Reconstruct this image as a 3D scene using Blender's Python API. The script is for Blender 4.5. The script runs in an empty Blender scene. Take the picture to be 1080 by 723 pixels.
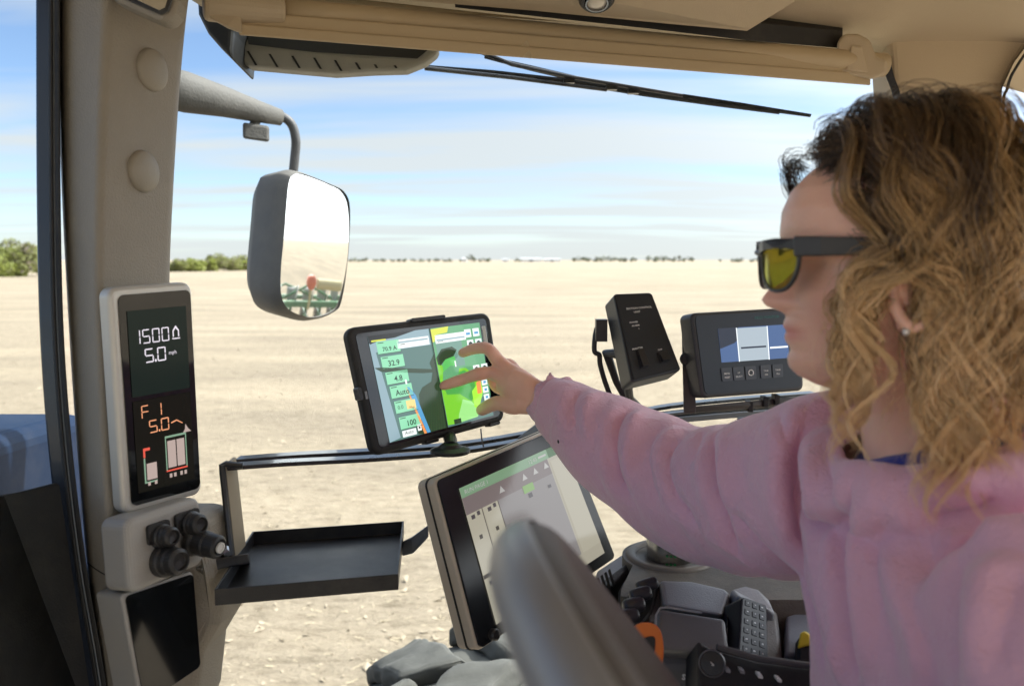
import bpy, bmesh, math, random
import numpy as np
from mathutils import Vector, Matrix
from mathutils.bvhtree import BVHTree
R_ = math.radians
random.seed(7); RNG = np.random.default_rng(7)
scn = bpy.context.scene
col = scn.collection
# ------------------------------------------------------------------ camera
EYE = 2.70                                    # eye height of somebody standing in a tractor cab
PITCH = R_(5.88)
FPX = 850.0
cam_d = bpy.data.cameras.new('camera'); cam = bpy.data.objects.new('camera', cam_d); col.objects.link(cam)
cam.location = (0, 0, EYE); cam.rotation_euler = (R_(90) - PITCH, 0, 0)
cam_d.sensor_width = 36; cam_d.lens = 36 * FPX / 1080; cam_d.clip_start = .03; cam_d.clip_end = 20000
cam_d.dof.use_dof = True; cam_d.dof.focus_distance = 1.22; cam_d.dof.aperture_fstop = 5.2; cam_d.dof.aperture_blades = 7
scn.camera = cam
# ------------------------------------------------------------------ light
SUN_EL, SUN_AZ = 50, 14                       # sun at the rear of the tractor; azimuth counted from +X towards +Y
w = bpy.data.worlds.new('World'); scn.world = w; w.use_nodes = True
nt = w.node_tree; N = nt.nodes; L = nt.links; N.clear()
wo = N.new('ShaderNodeOutputWorld'); bg = N.new('ShaderNodeBackground'); sky = N.new('ShaderNodeTexSky')
sky.sky_type = 'NISHITA'; sky.sun_disc = False; sky.sun_elevation = R_(SUN_EL); sky.sun_rotation = R_(90 - SUN_AZ)
sky.air_density = .75; sky.dust_density = .5; sky.ozone_density = 2.5
bg.inputs['Strength'].default_value = .095
tc = N.new('ShaderNodeTexCoord'); sep = N.new('ShaderNodeSeparateXYZ'); L.new(tc.outputs['Generated'], sep.inputs[0])
def wm(op, a, b=None, clamp=False):
    m = N.new('ShaderNodeMath'); m.operation = op; m.use_clamp = clamp
    for i, q in enumerate((a, b)):
        if q is None: continue
        if isinstance(q, (int, float)): m.inputs[i].default_value = q
        else: L.new(q, m.inputs[i])
    return m.outputs[0]
zz = wm('ADD', wm('MAXIMUM', sep.outputs['Z'], 0.0), .07)
ux = wm('DIVIDE', sep.outputs['X'], zz); uy = wm('DIVIDE', sep.outputs['Y'], zz)
comb = N.new('ShaderNodeCombineXYZ'); L.new(wm('MULTIPLY', ux, .30), comb.inputs[0]); L.new(uy, comb.inputs[1])
def wnoise(scale, detail, rough, dist, off):
    mp = N.new('ShaderNodeMapping'); mp.inputs['Location'].default_value = off; L.new(comb.outputs[0], mp.inputs['Vector'])
    n = N.new('ShaderNodeTexNoise'); n.inputs['Scale'].default_value = scale; n.inputs['Detail'].default_value = detail
    n.inputs['Roughness'].default_value = rough; n.inputs['Distortion'].default_value = dist
    L.new(mp.outputs[0], n.inputs['Vector']); return n.outputs['Fac']
n1 = wnoise(1.15, 6, .52, .35, (3.1, 1.7, 0)); n2 = wnoise(.33, 3, .5, .3, (8.3, 2.2, 0))
cl = wm('ADD', wm('MULTIPLY', n1, .85), wm('MULTIPLY', n2, .42))
cl = wm('ADD', cl, wm('MULTIPLY', sep.outputs['X'], .10))
cl = wm('ADD', cl, wm('MULTIPLY', wm('POWER', wm('SUBTRACT', 1.0, wm('ABSOLUTE', sep.outputs['Z'])), 9.0), .16))
cl = wm('MULTIPLY', wm('SUBTRACT', cl, .535), 4.4, True)
mix = N.new('ShaderNodeMix'); mix.data_type = 'RGBA'
L.new(wm('MULTIPLY', cl, .9), mix.inputs[0]); L.new(sky.outputs[0], mix.inputs[6]); 
sdn = N.new('ShaderNodeVectorMath'); sdn.operation = 'DOT_PRODUCT'; L.new(tc.outputs['Generated'], sdn.inputs[0])
sdn.inputs[1].default_value = (math.cos(R_(SUN_AZ)) * math.cos(R_(SUN_EL)), math.sin(R_(SUN_AZ)) * math.cos(R_(SUN_EL)), math.sin(R_(SUN_EL)))
fwd = wm('ADD', wm('MULTIPLY', wm('POWER', wm('MAXIMUM', sdn.outputs['Value'], 0.0), 5.0), 14.0), 1.0)   # clouds scatter more light towards the sun; gain added to light the cab
ccol = N.new('ShaderNodeMix'); ccol.data_type = 'RGBA'; ccol.blend_type = 'MULTIPLY'; ccol.inputs[0].default_value = 1; ccol.inputs[6].default_value = (3.75, 3.9, 3.98, 1); L.new(fwd, ccol.inputs[7]); L.new(ccol.outputs[2], mix.inputs[7])
L.new(mix.outputs[2], bg.inputs['Color']); L.new(bg.outputs[0], wo.inputs['Surface'])
sd = bpy.data.lights.new('sun', 'SUN'); so = bpy.data.objects.new('sun', sd); col.objects.link(so)
sd.energy = 3.05; sd.angle = R_(.5); sd.color = (1, .95, .87)
sv = Vector((math.cos(R_(SUN_AZ)) * math.cos(R_(SUN_EL)), math.sin(R_(SUN_AZ)) * math.cos(R_(SUN_EL)), math.sin(R_(SUN_EL))))
so.rotation_euler = sv.to_track_quat('Z', 'Y').to_euler(); so.location = (3, 1, 8)
scn.view_settings.view_transform = 'Standard'; scn.view_settings.look = 'None'; scn.view_settings.gamma = 1
scn.view_settings.exposure = 1.22
try:
    scn.cycles.use_denoising = True; scn.cycles.max_bounces = 10; scn.cycles.diffuse_bounces = 6
    scn.cycles.transparent_max_bounces = 16; scn.cycles.caustics_reflective = False; scn.cycles.caustics_refractive = False
except Exception: pass

# ------------------------------------------------------------------ frames of reference
FW = Vector((0, math.cos(PITCH), -math.sin(PITCH))); UP = Vector((0, math.sin(PITCH), math.cos(PITCH))); RT = Vector((1, 0, 0)); O = Vector((0, 0, EYE))
def V(x, yd, z): return O + RT * x - UP * yd + FW * z             # metres right / below / ahead of the eye
def C(px, py, z): return V((px - 540) / FPX * z, (py - 361.5) / FPX * z, z)
def G(px, hz, z):                                                  # at depth z, hz metres above (+) the eye level
    p = C(px, 300, z); return Vector((p.x, p.y, EYE + hz))
CI = [x.to_4d() for x in (RT, UP, FW)]

# ------------------------------------------------------------------ materials
MATS = {}
def mat(name, c, rough=.5, metal=0., bump=0., bscale=200., var=0., vscale=6., spec=.5, coat=0., emit=None, es=0., sheen=0., sub=0., dust=0.):
    if name in MATS: return MATS[name]
    m = bpy.data.materials.new(name); m.use_nodes = True; t = m.node_tree; n = t.nodes; l = t.links; b = n['Principled BSDF']
    b.inputs['Base Color'].default_value = (*c, 1); b.inputs['Roughness'].default_value = rough; b.inputs['Metallic'].default_value = metal
    b.inputs['Specular IOR Level'].default_value = spec; b.inputs['Coat Weight'].default_value = coat
    if sheen: b.inputs['Sheen Weight'].default_value = sheen; b.inputs['Sheen Roughness'].default_value = .5
    if sub: b.inputs['Subsurface Weight'].default_value = sub; b.inputs['Subsurface Radius'].default_value = (.012, .004, .002); b.inputs['Subsurface Scale'].default_value = .5
    if emit: b.inputs['Emission Color'].default_value = (*emit, 1); b.inputs['Emission Strength'].default_value = es
    tcn = n.new('ShaderNodeTexCoord')
    if var:
        no = n.new('ShaderNodeTexNoise'); no.inputs['Scale'].default_value = vscale; no.inputs['Detail'].default_value = 5; l.new(tcn.outputs['Object'], no.inputs['Vector'])
        hs = n.new('ShaderNodeMix'); hs.data_type = 'RGBA'; hs.inputs[6].default_value = (*[q * (1 - var) for q in c], 1); hs.inputs[7].default_value = (*[min(1, q * (1 + var)) for q in c], 1)
        l.new(no.outputs['Fac'], hs.inputs[0]); l.new(hs.outputs[2], b.inputs['Base Color'])
        rr = n.new('ShaderNodeMapRange'); rr.inputs['To Min'].default_value = max(.03, rough - .12); rr.inputs['To Max'].default_value = min(1, rough + .12); l.new(no.outputs['Fac'], rr.inputs['Value']); l.new(rr.outputs[0], b.inputs['Roughness'])
    if bump:
        no = n.new('ShaderNodeTexNoise'); no.inputs['Scale'].default_value = bscale; no.inputs['Detail'].default_value = 3; l.new(tcn.outputs['Object'], no.inputs['Vector'])
        bp = n.new('ShaderNodeBump'); bp.inputs['Strength'].default_value = bump; bp.inputs['Distance'].default_value = .002; l.new(no.outputs['Fac'], bp.inputs['Height']); l.new(bp.outputs[0], b.inputs['Normal'])
    if dust:                                                       # dust and rubbed patches with a shape of their own
        nd = n.new('ShaderNodeTexNoise'); nd.inputs['Scale'].default_value = 11; nd.inputs['Detail'].default_value = 9; nd.inputs['Roughness'].default_value = .72; l.new(tcn.outputs['Object'], nd.inputs['Vector'])
        mr = n.new('ShaderNodeMapRange'); mr.inputs['From Min'].default_value = .46; mr.inputs['From Max'].default_value = .78; mr.inputs['To Max'].default_value = dust; l.new(nd.outputs['Fac'], mr.inputs['Value'])
        dm = n.new('ShaderNodeMix'); dm.data_type = 'RGBA'; dm.inputs[7].default_value = (.40, .35, .27, 1); l.new(mr.outputs[0], dm.inputs[0])
        if b.inputs['Base Color'].links: l.new(b.inputs['Base Color'].links[0].from_socket, dm.inputs[6])
        else: dm.inputs[6].default_value = (*c, 1)
        l.new(dm.outputs[2], b.inputs['Base Color'])
    MATS[name] = m; return m
def leaf_mat(name, c):
    m = mat(name, c, .7, var=.3, vscale=.5); t = m.node_tree; b = t.nodes['Principled BSDF']; tr = t.nodes.new('ShaderNodeBsdfTranslucent'); tr.inputs[0].default_value = (c[0] * 1.5, c[1] * 1.5, c[2] * 1.2, 1); mx = t.nodes.new('ShaderNodeMixShader'); mx.inputs[0].default_value = .45
    t.links.new(b.outputs[0], mx.inputs[1]); t.links.new(tr.outputs[0], mx.inputs[2]); t.links.new(mx.outputs[0], t.nodes['Material Output'].inputs[0]); return m
def emat(name, c, s=1.0, rough=.25): return mat(name, (.01, .01, .012), rough, emit=c, es=s)
beige = mat('beige_trim', (.47, .385, .27), .62, bump=.25, bscale=420, var=.06, vscale=3)
liner = mat('headliner_beige', (.53, .435, .305), .75, bump=.35, bscale=300, var=.05, vscale=2)
pillm = mat('pillar_taupe', (.27, .24, .195), .55, bump=.55, bscale=380, var=.06, vscale=4, dust=.25)
pillg = mat('pillar_grey', (.36, .35, .33), .5, bump=.2, bscale=500, var=.05, vscale=4, dust=.3)
silver = mat('silver_plastic', (.60, .585, .54), .38, .25, bump=.1, bscale=600, var=.06, vscale=8)
black = mat('black_plastic', (.018, .018, .02), .38, bump=.25, bscale=500, var=.2, vscale=12, dust=.10)
matte = mat('matte_black', (.012, .012, .013), .6, bump=.2, bscale=400, var=.2, vscale=9, dust=.07)
gloss = mat('black_glass', (.006, .007, .008), .07, coat=.3)
rubber = mat('black_rubber', (.02, .021, .023), .5, var=.15)
steelb = mat('painted_black_steel', (.022, .024, .03), .3, coat=.35, var=.2, vscale=14, dust=.14)
darkg = mat('charcoal_plastic', (.11, .11, .114), .5, bump=.3, bscale=500, var=.1, vscale=10, dust=.25)
midg = mat('console_grey', (.25, .265, .29), .42, bump=.3, bscale=500, var=.08, vscale=10)
olive = mat('sill_brown', (.10, .092, .075), .6, bump=.35, bscale=400, var=.1, vscale=6, dust=.35)
white = mat('white_print', (.7, .7, .68), .5)
bluep = mat('blue_paint', (.006, .020, .055), .5, spec=.25, dust=.06, var=.08, vscale=3)
orange = mat('orange_plastic', (.70, .17, .02), .4, var=.08)
yellow = mat('yellow_plastic', (.75, .60, .04), .4, var=.05)
steel = mat('brushed_steel', (.55, .55, .53), .22, 1.0, var=.1, vscale=20)
greenp = mat('green_print', (.03, .20, .06), .45)
chrome = mat('worn_metal', (.5, .5, .5), .3, 1.0, var=.1)
def clear_pane():
    m = bpy.data.materials.new('window_glass'); m.use_nodes = True; t = m.node_tree; t.nodes.clear()
    o = t.nodes.new('ShaderNodeOutputMaterial'); b = t.nodes.new('ShaderNodeBsdfTransparent'); b.inputs[0].default_value = (.965, .98, .975, 1); t.links.new(b.outputs[0], o.inputs[0]); return m
pane = clear_pane()

# ------------------------------------------------------------------ mesh helpers
class MB:
    def __init__(s): s.v = []; s.f = []; s.m = []; s.mats = []; s.k = 0
    def use(s, m):
        if m not in s.mats: s.mats.append(m)
        s.k = s.mats.index(m); return s
    def add(s, vs, fs):
        o = len(s.v); s.v += [tuple(p) for p in vs]; s.f += [tuple(i + o for i in q) for q in fs]; s.m += [s.k] * len(fs); return s
    def prism(s, a, b):                        # two matching polygons -> closed prism
        n = len(a); return s.add(list(a) + list(b), [tuple(range(n))[::-1], tuple(range(n, 2 * n))] + [(i, (i + 1) % n, n + (i + 1) % n, n + i) for i in range(n)])
    def extr(s, poly, d): return s.prism(poly, [Vector(p) + d for p in poly])
    def box(s, p0, ax, ay, az):                # corner + three edge vectors
        q = [p0, p0 + ax, p0 + ax + ay, p0 + ay]; return s.prism(q, [p + az for p in q])
    def cbox(s, c, sx, sy, sz, M=None):
        M = M or Matrix.Identity(3); X, Y, Z = M @ Vector((sx, 0, 0)), M @ Vector((0, sy, 0)), M @ Vector((0, 0, sz))
        return s.box(Vector(c) - (X + Y + Z) / 2, X, Y, Z)
    def tube(s, path, r, seg=12, cap=True, flat=1.0, up=None, closed=False):
        P = [Vector(p) for p in path]; n = len(P); rr = r if hasattr(r, '__len__') else [r] * n
        vs = []; ref = Vector(up) if up is not None else None
        for i in range(n):
            t = (P[(i + 1) % n] - P[i - 1]) if closed else (P[min(i + 1, n - 1)] - P[max(i - 1, 0)])
            t.normalize()
            if ref is None: ref = t.orthogonal()
            a = (ref - t * ref.dot(t)).normalized(); b = t.cross(a)
            if up is None: ref = a
            for k in range(seg):
                th = 2 * math.pi * k / seg; vs.append(P[i] + (a * math.cos(th) + b * math.sin(th) * flat) * rr[i])
        fs = []
        for i in range(n if closed else n - 1):
            j = (i + 1) % n
            for k in range(seg): k2 = (k + 1) % seg; fs.append((i * seg + k, i * seg + k2, j * seg + k2, j * seg + k))
        if cap and not closed: fs += [tuple(range(seg))[::-1], tuple((n - 1) * seg + k for k in range(seg))]
        return s.add(vs, fs)
    def lathe(s, c, axis, prof, seg=32, ref=None):   # prof: (r, h)
        ax = Vector(axis).normalized(); a = (Vector(ref) if ref else ax.orthogonal()); a = (a - ax * a.dot(ax)).normalized(); b = ax.cross(a); vs = []
        for r, h in prof:
            for k in range(seg):
                th = 2 * math.pi * k / seg; vs.append(Vector(c) + ax * h + (a * math.cos(th) + b * math.sin(th)) * max(r, 1e-5))
        n = len(prof); fs = [(i * seg + k, i * seg + (k + 1) % seg, (i + 1) * seg + (k + 1) % seg, (i + 1) * seg + k) for i in range(n - 1) for k in range(seg)]
        fs += [tuple(range(seg))[::-1], tuple((n - 1) * seg + k for k in range(seg))]
        return s.add(vs, fs)
    def build(s, name, m=None, parent=None, smooth=False, bevel=0., bseg=2, sub=0, fix=True):
        me = bpy.data.meshes.new(name); me.from_pydata(s.v, [], s.f)
        for q in (s.mats or [m]): me.materials.append(q)
        if s.mats: me.polygons.foreach_set('material_index', s.m)
        if fix:
            bm = bmesh.new(); bm.from_mesh(me); bmesh.ops.recalc_face_normals(bm, faces=bm.faces); bm.to_mesh(me); bm.free()
        if smooth: me.polygons.foreach_set('use_smooth', [True] * len(me.polygons))
        me.update(); o = bpy.data.objects.new(name, me); link(o, parent)
        if bevel:
            b = o.modifiers.new('bevel', 'BEVEL'); b.width = bevel; b.segments = bseg; b.limit_method = 'ANGLE'; b.angle_limit = R_(30); b.harden_normals = False
        if sub:
            q = o.modifiers.new('sub', 'SUBSURF'); q.levels = sub; q.render_levels = sub
        return o
def link(o, parent=None):
    col.objects.link(o)
    if parent is not None:
        o.parent = parent
        o.matrix_parent_inverse = Matrix.Translation(-parent.location) if parent.type == 'EMPTY' else Matrix.Identity(4)
    return o
def thing(name, label, cat, loc, group=None):
    o = bpy.data.objects.new(name, None); o.empty_display_size = .05; o.location = loc; col.objects.link(o); o['label'] = label; o['category'] = cat
    if group: o['group'] = group
    return o
def tag(o, label, cat, group=None):
    o['label'] = label; o['category'] = cat
    if group: o['group'] = group
    return o
def kind(o, k): o['kind'] = k; return o
def crom(P, n):                                # smooth curve through points (any dimension)
    P = np.array(P, float); m = len(P); out = []
    for t in np.linspace(0, m - 1, n):
        i = min(int(t), m - 2); u = t - i; p0 = P[max(i - 1, 0)]; p1 = P[i]; p2 = P[i + 1]; p3 = P[min(i + 2, m - 1)]
        out.append(.5 * (2 * p1 + (p2 - p0) * u + (2 * p0 - 5 * p1 + 4 * p2 - p3) * u * u + (3 * p1 - p0 - 3 * p2 + p3) * u ** 3))
    return np.array(out)
class Quad:                                    # a panel: corners TL TR BR BL; u right 0..1, v down 0..1, off towards its front
    def __init__(s, tl, tr, br, bl):
        c = [Vector(q) for q in (tl, tr, br, bl)]; m = sum(c, Vector()) / 4; n = (c[2] - c[0]).cross(c[3] - c[1]).normalized()
        s.c = [O + (q - O) * ((m - O).dot(n) / (q - O).dot(n)) for q in c]; s.n = (s.c[1] - s.c[0]).cross(s.c[3] - s.c[0]).normalized()
        if s.n.dot(O - s.c[0]) < 0: s.n.negate()
        s.w = (s.c[1] - s.c[0]).length; s.h = (s.c[3] - s.c[0]).length
    def p(s, u, v, off=0.):
        a = s.c[0].lerp(s.c[1], u); b = s.c[3].lerp(s.c[2], u); return a.lerp(b, v) + s.n * off
    def rrect(s, u0, v0, u1, v1, r, off, k=5):  # r in metres
        ru, rv = r / s.w, r / s.h; out = []
        for cu, cv, a0 in ((u1 - ru, v0 + rv, -90), (u1 - ru, v1 - rv, 0), (u0 + ru, v1 - rv, 90), (u0 + ru, v0 + rv, 180)):
            for i in range(k + 1):
                a = R_(a0 + 90 * i / k); out.append(s.p(cu + ru * math.cos(a), cv + rv * math.sin(a), off))
        return out
    def rect(s, mb, m, u0, v0, u1, v1, off): mb.use(m).add([s.p(u0, v0, off), s.p(u1, v0, off), s.p(u1, v1, off), s.p(u0, v1, off)], [(0, 1, 2, 3)])
    def poly(s, mb, m, pts, off): mb.use(m).add([s.p(u, v, off) for u, v in pts], [tuple(range(len(pts)))])
    def slab(s, mb, u0, v0, u1, v1, r, o0, o1, k=5): mb.prism(s.rrect(u0, v0, u1, v1, r, o0, k), s.rrect(u0, v0, u1, v1, r, o1, k))
    def text(s, mb, m, txt, u, v, hgt, off, align='LEFT', bold=0.):   # hgt: metres; (u, v): baseline start
        cu = bpy.data.curves.new('t', 'FONT'); cu.body = txt; cu.size = hgt * 1.4; cu.align_x = align; cu.offset = bold * hgt; cu.resolution_u = 2
        ob = bpy.data.objects.new('t', cu); me = bpy.data.meshes.new_from_object(ob)
        mb.use(m).add([s.p(u + q.co.x / s.w, v - q.co.y / s.h, off) for q in me.vertices], [tuple(f.vertices) for f in me.polygons])
        bpy.data.objects.remove(ob); bpy.data.curves.remove(cu); bpy.data.meshes.remove(me)
SEG = {'0': 'abcdef', '1': 'bc', '5': 'afgcd', 'F': 'afge', '3': 'abgcd', '4': 'fgbc', '8': 'abcdefg'}
def sevenseg(q, mb, m, ch, u, v, wu, hv, off, th=.16, slant=.0):
    t = th * wu; tv = t * q.w / q.h; h2 = hv / 2; g = .12 * t
    R = {'a': (0, 0, wu, tv), 'g': (0, h2 - tv / 2, wu, h2 + tv / 2), 'd': (0, hv - tv, wu, hv), 'f': (0, 0, t, h2), 'e': (0, h2, t, hv), 'b': (wu - t, 0, wu, h2), 'c': (wu - t, h2, wu, hv)}
    for c in SEG[ch]:
        a, b, c2, d = R[c]
        if c in 'agd': pts = [(a + t * .6, b), (c2 - t * .6, b), (c2 - t * 1.1, d), (a + t * 1.1, d)] if c != 'd' else [(a + t * 1.1, b), (c2 - t * 1.1, b), (c2 - t * .6, d), (a + t * .6, d)]
        else: pts = [(a, b + tv * .5), (c2, b + tv * .5), (c2, d - tv * .5), (a, d - tv * .5)]
        q.poly(mb, m, [(u + x, v + y) for x, y in pts], off)

# ================================================================== THE FIELD, THE SKYLINE
def field_material():
    m = bpy.data.materials.new('bare_soil'); m.use_nodes = True; t = m.node_tree; n = t.nodes; l = t.links; b = n['Principled BSDF']; b.inputs['Roughness'].default_value = .95; b.inputs['Specular IOR Level'].default_value = .1
    tcn = n.new('ShaderNodeTexCoord')
    def noise(sc, det, rough, stretch=(1, 1, 1)):
        mp = n.new('ShaderNodeMapping'); mp.inputs['Scale'].default_value = stretch; l.new(tcn.outputs['Object'], mp.inputs['Vector'])
        q = n.new('ShaderNodeTexNoise'); q.inputs['Scale'].default_value = sc; q.inputs['Detail'].default_value = det; q.inputs['Roughness'].default_value = rough; l.new(mp.outputs[0], q.inputs['Vector']); return q.outputs['Fac']
    a = noise(7., 8, .72, (.55, 1.3, 1)); c = noise(.35, 6, .6, (.3, 1.2, 1)); d = noise(38., 4, .65, (.5, 1.1, 1)); e = noise(.012, 4, .5, (.4, 2.2, 1))
    r1 = n.new('ShaderNodeValToRGB'); r1.color_ramp.elements[0].position = .30; r1.color_ramp.elements[0].color = (.205, .172, .13, 1); r1.color_ramp.elements[1].position = .68; r1.color_ramp.elements[1].color = (.445, .386, .305, 1)
    e2 = r1.color_ramp.elements.new(.47); e2.color = (.352, .302, .234, 1)
    l.new(a, r1.inputs[0])
    mx = n.new('ShaderNodeMix'); mx.data_type = 'RGBA'; mx.blend_type = 'MULTIPLY'; mx.inputs[0].default_value = 1; l.new(r1.outputs[0], mx.inputs[6])
    r2 = n.new('ShaderNodeValToRGB'); r2.color_ramp.elements[0].position = .35; r2.color_ramp.elements[0].color = (.80, .79, .78, 1); r2.color_ramp.elements[1].position = .65; r2.color_ramp.elements[1].color = (1.12, 1.1, 1.06, 1)
    l.new(c, r2.inputs[0]); l.new(r2.outputs[0], mx.inputs[7])
    mx2 = n.new('ShaderNodeMix'); mx2.data_type = 'RGBA'; mx2.blend_type = 'MULTIPLY'; mx2.inputs[0].default_value = 1; l.new(mx.outputs[2], mx2.inputs[6])
    r3 = n.new('ShaderNodeValToRGB'); r3.color_ramp.elements[0].position = .3; r3.color_ramp.elements[0].color = (.88, .86, .82, 1); r3.color_ramp.elements[1].position = .7; r3.color_ramp.elements[1].color = (1.06, 1.05, 1.04, 1)
    l.new(e, r3.inputs[0]); l.new(r3.outputs[0], mx2.inputs[7]); l.new(mx2.outputs[2], b.inputs['Base Color'])
    ad = n.new('ShaderNodeMath'); ad.operation = 'ADD'; l.new(a, ad.inputs[0]); mu = n.new('ShaderNodeMath'); mu.operation = 'MULTIPLY'; mu.inputs[1].default_value = .6; l.new(d, mu.inputs[0]); l.new(mu.outputs[0], ad.inputs[1])
    bp = n.new('ShaderNodeBump'); bp.inputs['Strength'].default_value = .6; bp.inputs['Distance'].default_value = .16; l.new(ad.outputs[0], bp.inputs['Height']); l.new(bp.outputs[0], b.inputs['Normal'])
    return m
g = MB(); S = 9000; g.add([(-S, -S, 0), (S, -S, 0), (S, S, 0), (-S, S, 0)], [(0, 1, 2, 3)])
kind(g.build('field_ground', field_material()), 'structure')
# clods and straw lying on the near field: nobody could count them
soilc = mat('soil_clod', (.44, .37, .275), .95, var=.25, vscale=3, spec=.1)
straw = mat('straw', (.62, .53, .36), .8, var=.2, vscale=3, spec=.2)
g = MB()
for i in range(9000):
    y = 4.5 + 26 * RNG.random() ** 1.6; x = (RNG.random() - .5) * 1.5 * y; s = .007 + .02 * RNG.random() ** 4
    g.use(soilc); q = [Vector((x, y, 0)) + Vector((RNG.normal() * s, RNG.normal() * s, abs(RNG.normal()) * s * .7)) for _ in range(4)]
    g.add(q, [(0, 1, 2), (0, 2, 3), (0, 3, 1), (1, 3, 2)])
for i in range(2200):
    y = 4.5 + 22 * RNG.random() ** 1.6; x = (RNG.random() - .5) * 1.5 * y; a = RNG.normal() * .6; ln = .03 + .06 * RNG.random(); w_ = .002 + .002 * RNG.random()
    d = Vector((math.cos(a), math.sin(a), RNG.normal() * .12)); sd_ = Vector((-d.y, d.x, 0)) * w_; p = Vector((x, y, .012))
    g.use(straw).add([p - d * ln / 2 - sd_, p + d * ln / 2 - sd_, p + d * ln / 2 + sd_, p - d * ln / 2 + sd_], [(0, 1, 2, 3)])
kind(g.build('soil_clods', None, fix=False), 'stuff')

leafA = leaf_mat('leaf_spring', (.27, .30, .09)); leafB = leaf_mat('leaf_dull', (.23, .245, .10)); leafC = mat('leaf_far', (.12, .14, .075), .8, var=.3, vscale=.1)
twig = mat('bare_twig', (.16, .13, .10), .8, var=.2, vscale=.5); barkm = mat('bark', (.10, .08, .06), .9, var=.2, vscale=2)
def tree(name, label, base, h, wd, leaf, nleaf, lsz, group, parts=True, bare=.12):
    t = thing(name, label, 'tree', base, group)
    tb = MB(); b = Vector(base); top = b + Vector((RNG.normal() * .05 * h, 0, h * .75))
    tb.tube([b - Vector((0, 0, .1)), b.lerp(top, .5), top], [h * .03, h * .02, h * .006], 6)
    cents = []
    for k in range(9 if parts else 5):
        a = RNG.random() * 6.28; rr = wd * .42 * RNG.random() ** .5; z = h * (.18 + .7 * RNG.random()); sh = 1 - .5 * abs(z / h - .45)
        c = b + Vector((rr * math.cos(a) * sh, rr * math.sin(a) * sh, z)); cents.append((c, wd * (.17 + .13 * RNG.random())))
        tb.tube([b.lerp(top, .2 + .5 * RNG.random()), c], [h * .012, h * .004], 5)
    tb.build('trunk', barkm, t, fix=False)
    cr = MB()
    for i in range(nleaf):
        c, r = cents[RNG.integers(len(cents))]; d = Vector(RNG.normal(size=3)).normalized() * r * RNG.random() ** .4; d.z *= .9
        p = c + d; n = Vector(RNG.normal(size=3)).normalized(); a = n.orthogonal().normalized(); e = n.cross(a); s = lsz * (.5 + RNG.random())
        if p.z < .05: p.z = .05 + abs(p.z) * .1
        cr.use(twig if RNG.random() < bare else leaf)
        cr.add([p - a * s, p + e * s * .6, p + a * s, p - e * s * .6], [(0, 1, 2, 3)])
    cr.build('crown', None, t, fix=False)
def gp(px, dist):                              # a point on the ground dist metres ahead in the direction of column px
    return Vector(((px - 540) / FPX * dist, dist, 0))
NEAR = [(-8, 128, 4.2, 6, 'leafy green tree at the very edge of the windshield'), (4, 130, 4.0, 6, 'low round bush of pale leaves beyond the windshield'), (14, 131, 4.4, 5, 'yellow green shrub in front of the taller twiggy tree'),
        (30, 133, 6.9, 7, 'tallest twiggy tree beside the black door seal'), (44, 138, 5.6, 6, 'green tree half hidden by the black door seal'), (60, 145, 4.5, 6, 'green tree hidden behind the cab pillar')]
for px, d, h, wd, lab in NEAR[:5]: tree('field_edge_tree', lab, gp(px, d), h, wd, leafA if h < 6.8 else leafB, 2200, .24, 'trees at the left field edge', bare=.3 if h > 6.5 else .12)
MID = [(186, 184, 3.6, 5, 'low green bush touching the taupe pillar'), (197, 188, 3.7, 5, 'flat topped bush second from the taupe pillar'), (208, 190, 4.6, 5.5, 'rounded pale tree third from the taupe pillar'), (219, 193, 4.0, 5, 'olive shrub midway between pillar and mirror'),
       (229, 196, 5.0, 6, 'highest pale tree midway between pillar and mirror'), (241, 200, 4.7, 6, 'domed yellow green tree left of the mirror housing'), (252, 206, 4.3, 5.5, 'dull twiggy tree close to the mirror housing'), (263, 212, 4.6, 6, 'bush meeting the edge of the mirror housing')]
for px, d, h, wd, lab in MID: tree('hedgerow_tree', lab, gp(px, d), h * .7, wd, leafA if RNG.random() < .6 else leafB, 1500, .28, 'trees between pillar and mirror', bare=.15)
k = 0
for px in list(np.linspace(372, 486, 15)) + [497, 500, 506, 511, 516, 548, 552] + list(np.linspace(606, 668, 16)) + list(np.linspace(684, 728, 11)) + [758, 772, 776, 781, 790, 798]:
    d = 1100 + RNG.normal() * 60; tallish = 606 <= px <= 730
    h = (5.5 + 2.5 * RNG.random()) if tallish else (3.0 + 3.5 * RNG.random() ** 2); h = 11 if px == 497 else h
    tree('skyline_tree', 'tiny tree on the flat skyline beyond the field', gp(px + RNG.normal(), d), h, 8 + 5 * RNG.random(), leafC, 90, .9, 'tiny trees along the far skyline', parts=False)
shedw = mat('shed_white', (.75, .75, .74), .6); shedr = mat('shed_roof', (.45, .46, .48), .5); sheddoor = mat('shed_door', (.25, .26, .28), .6)
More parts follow.
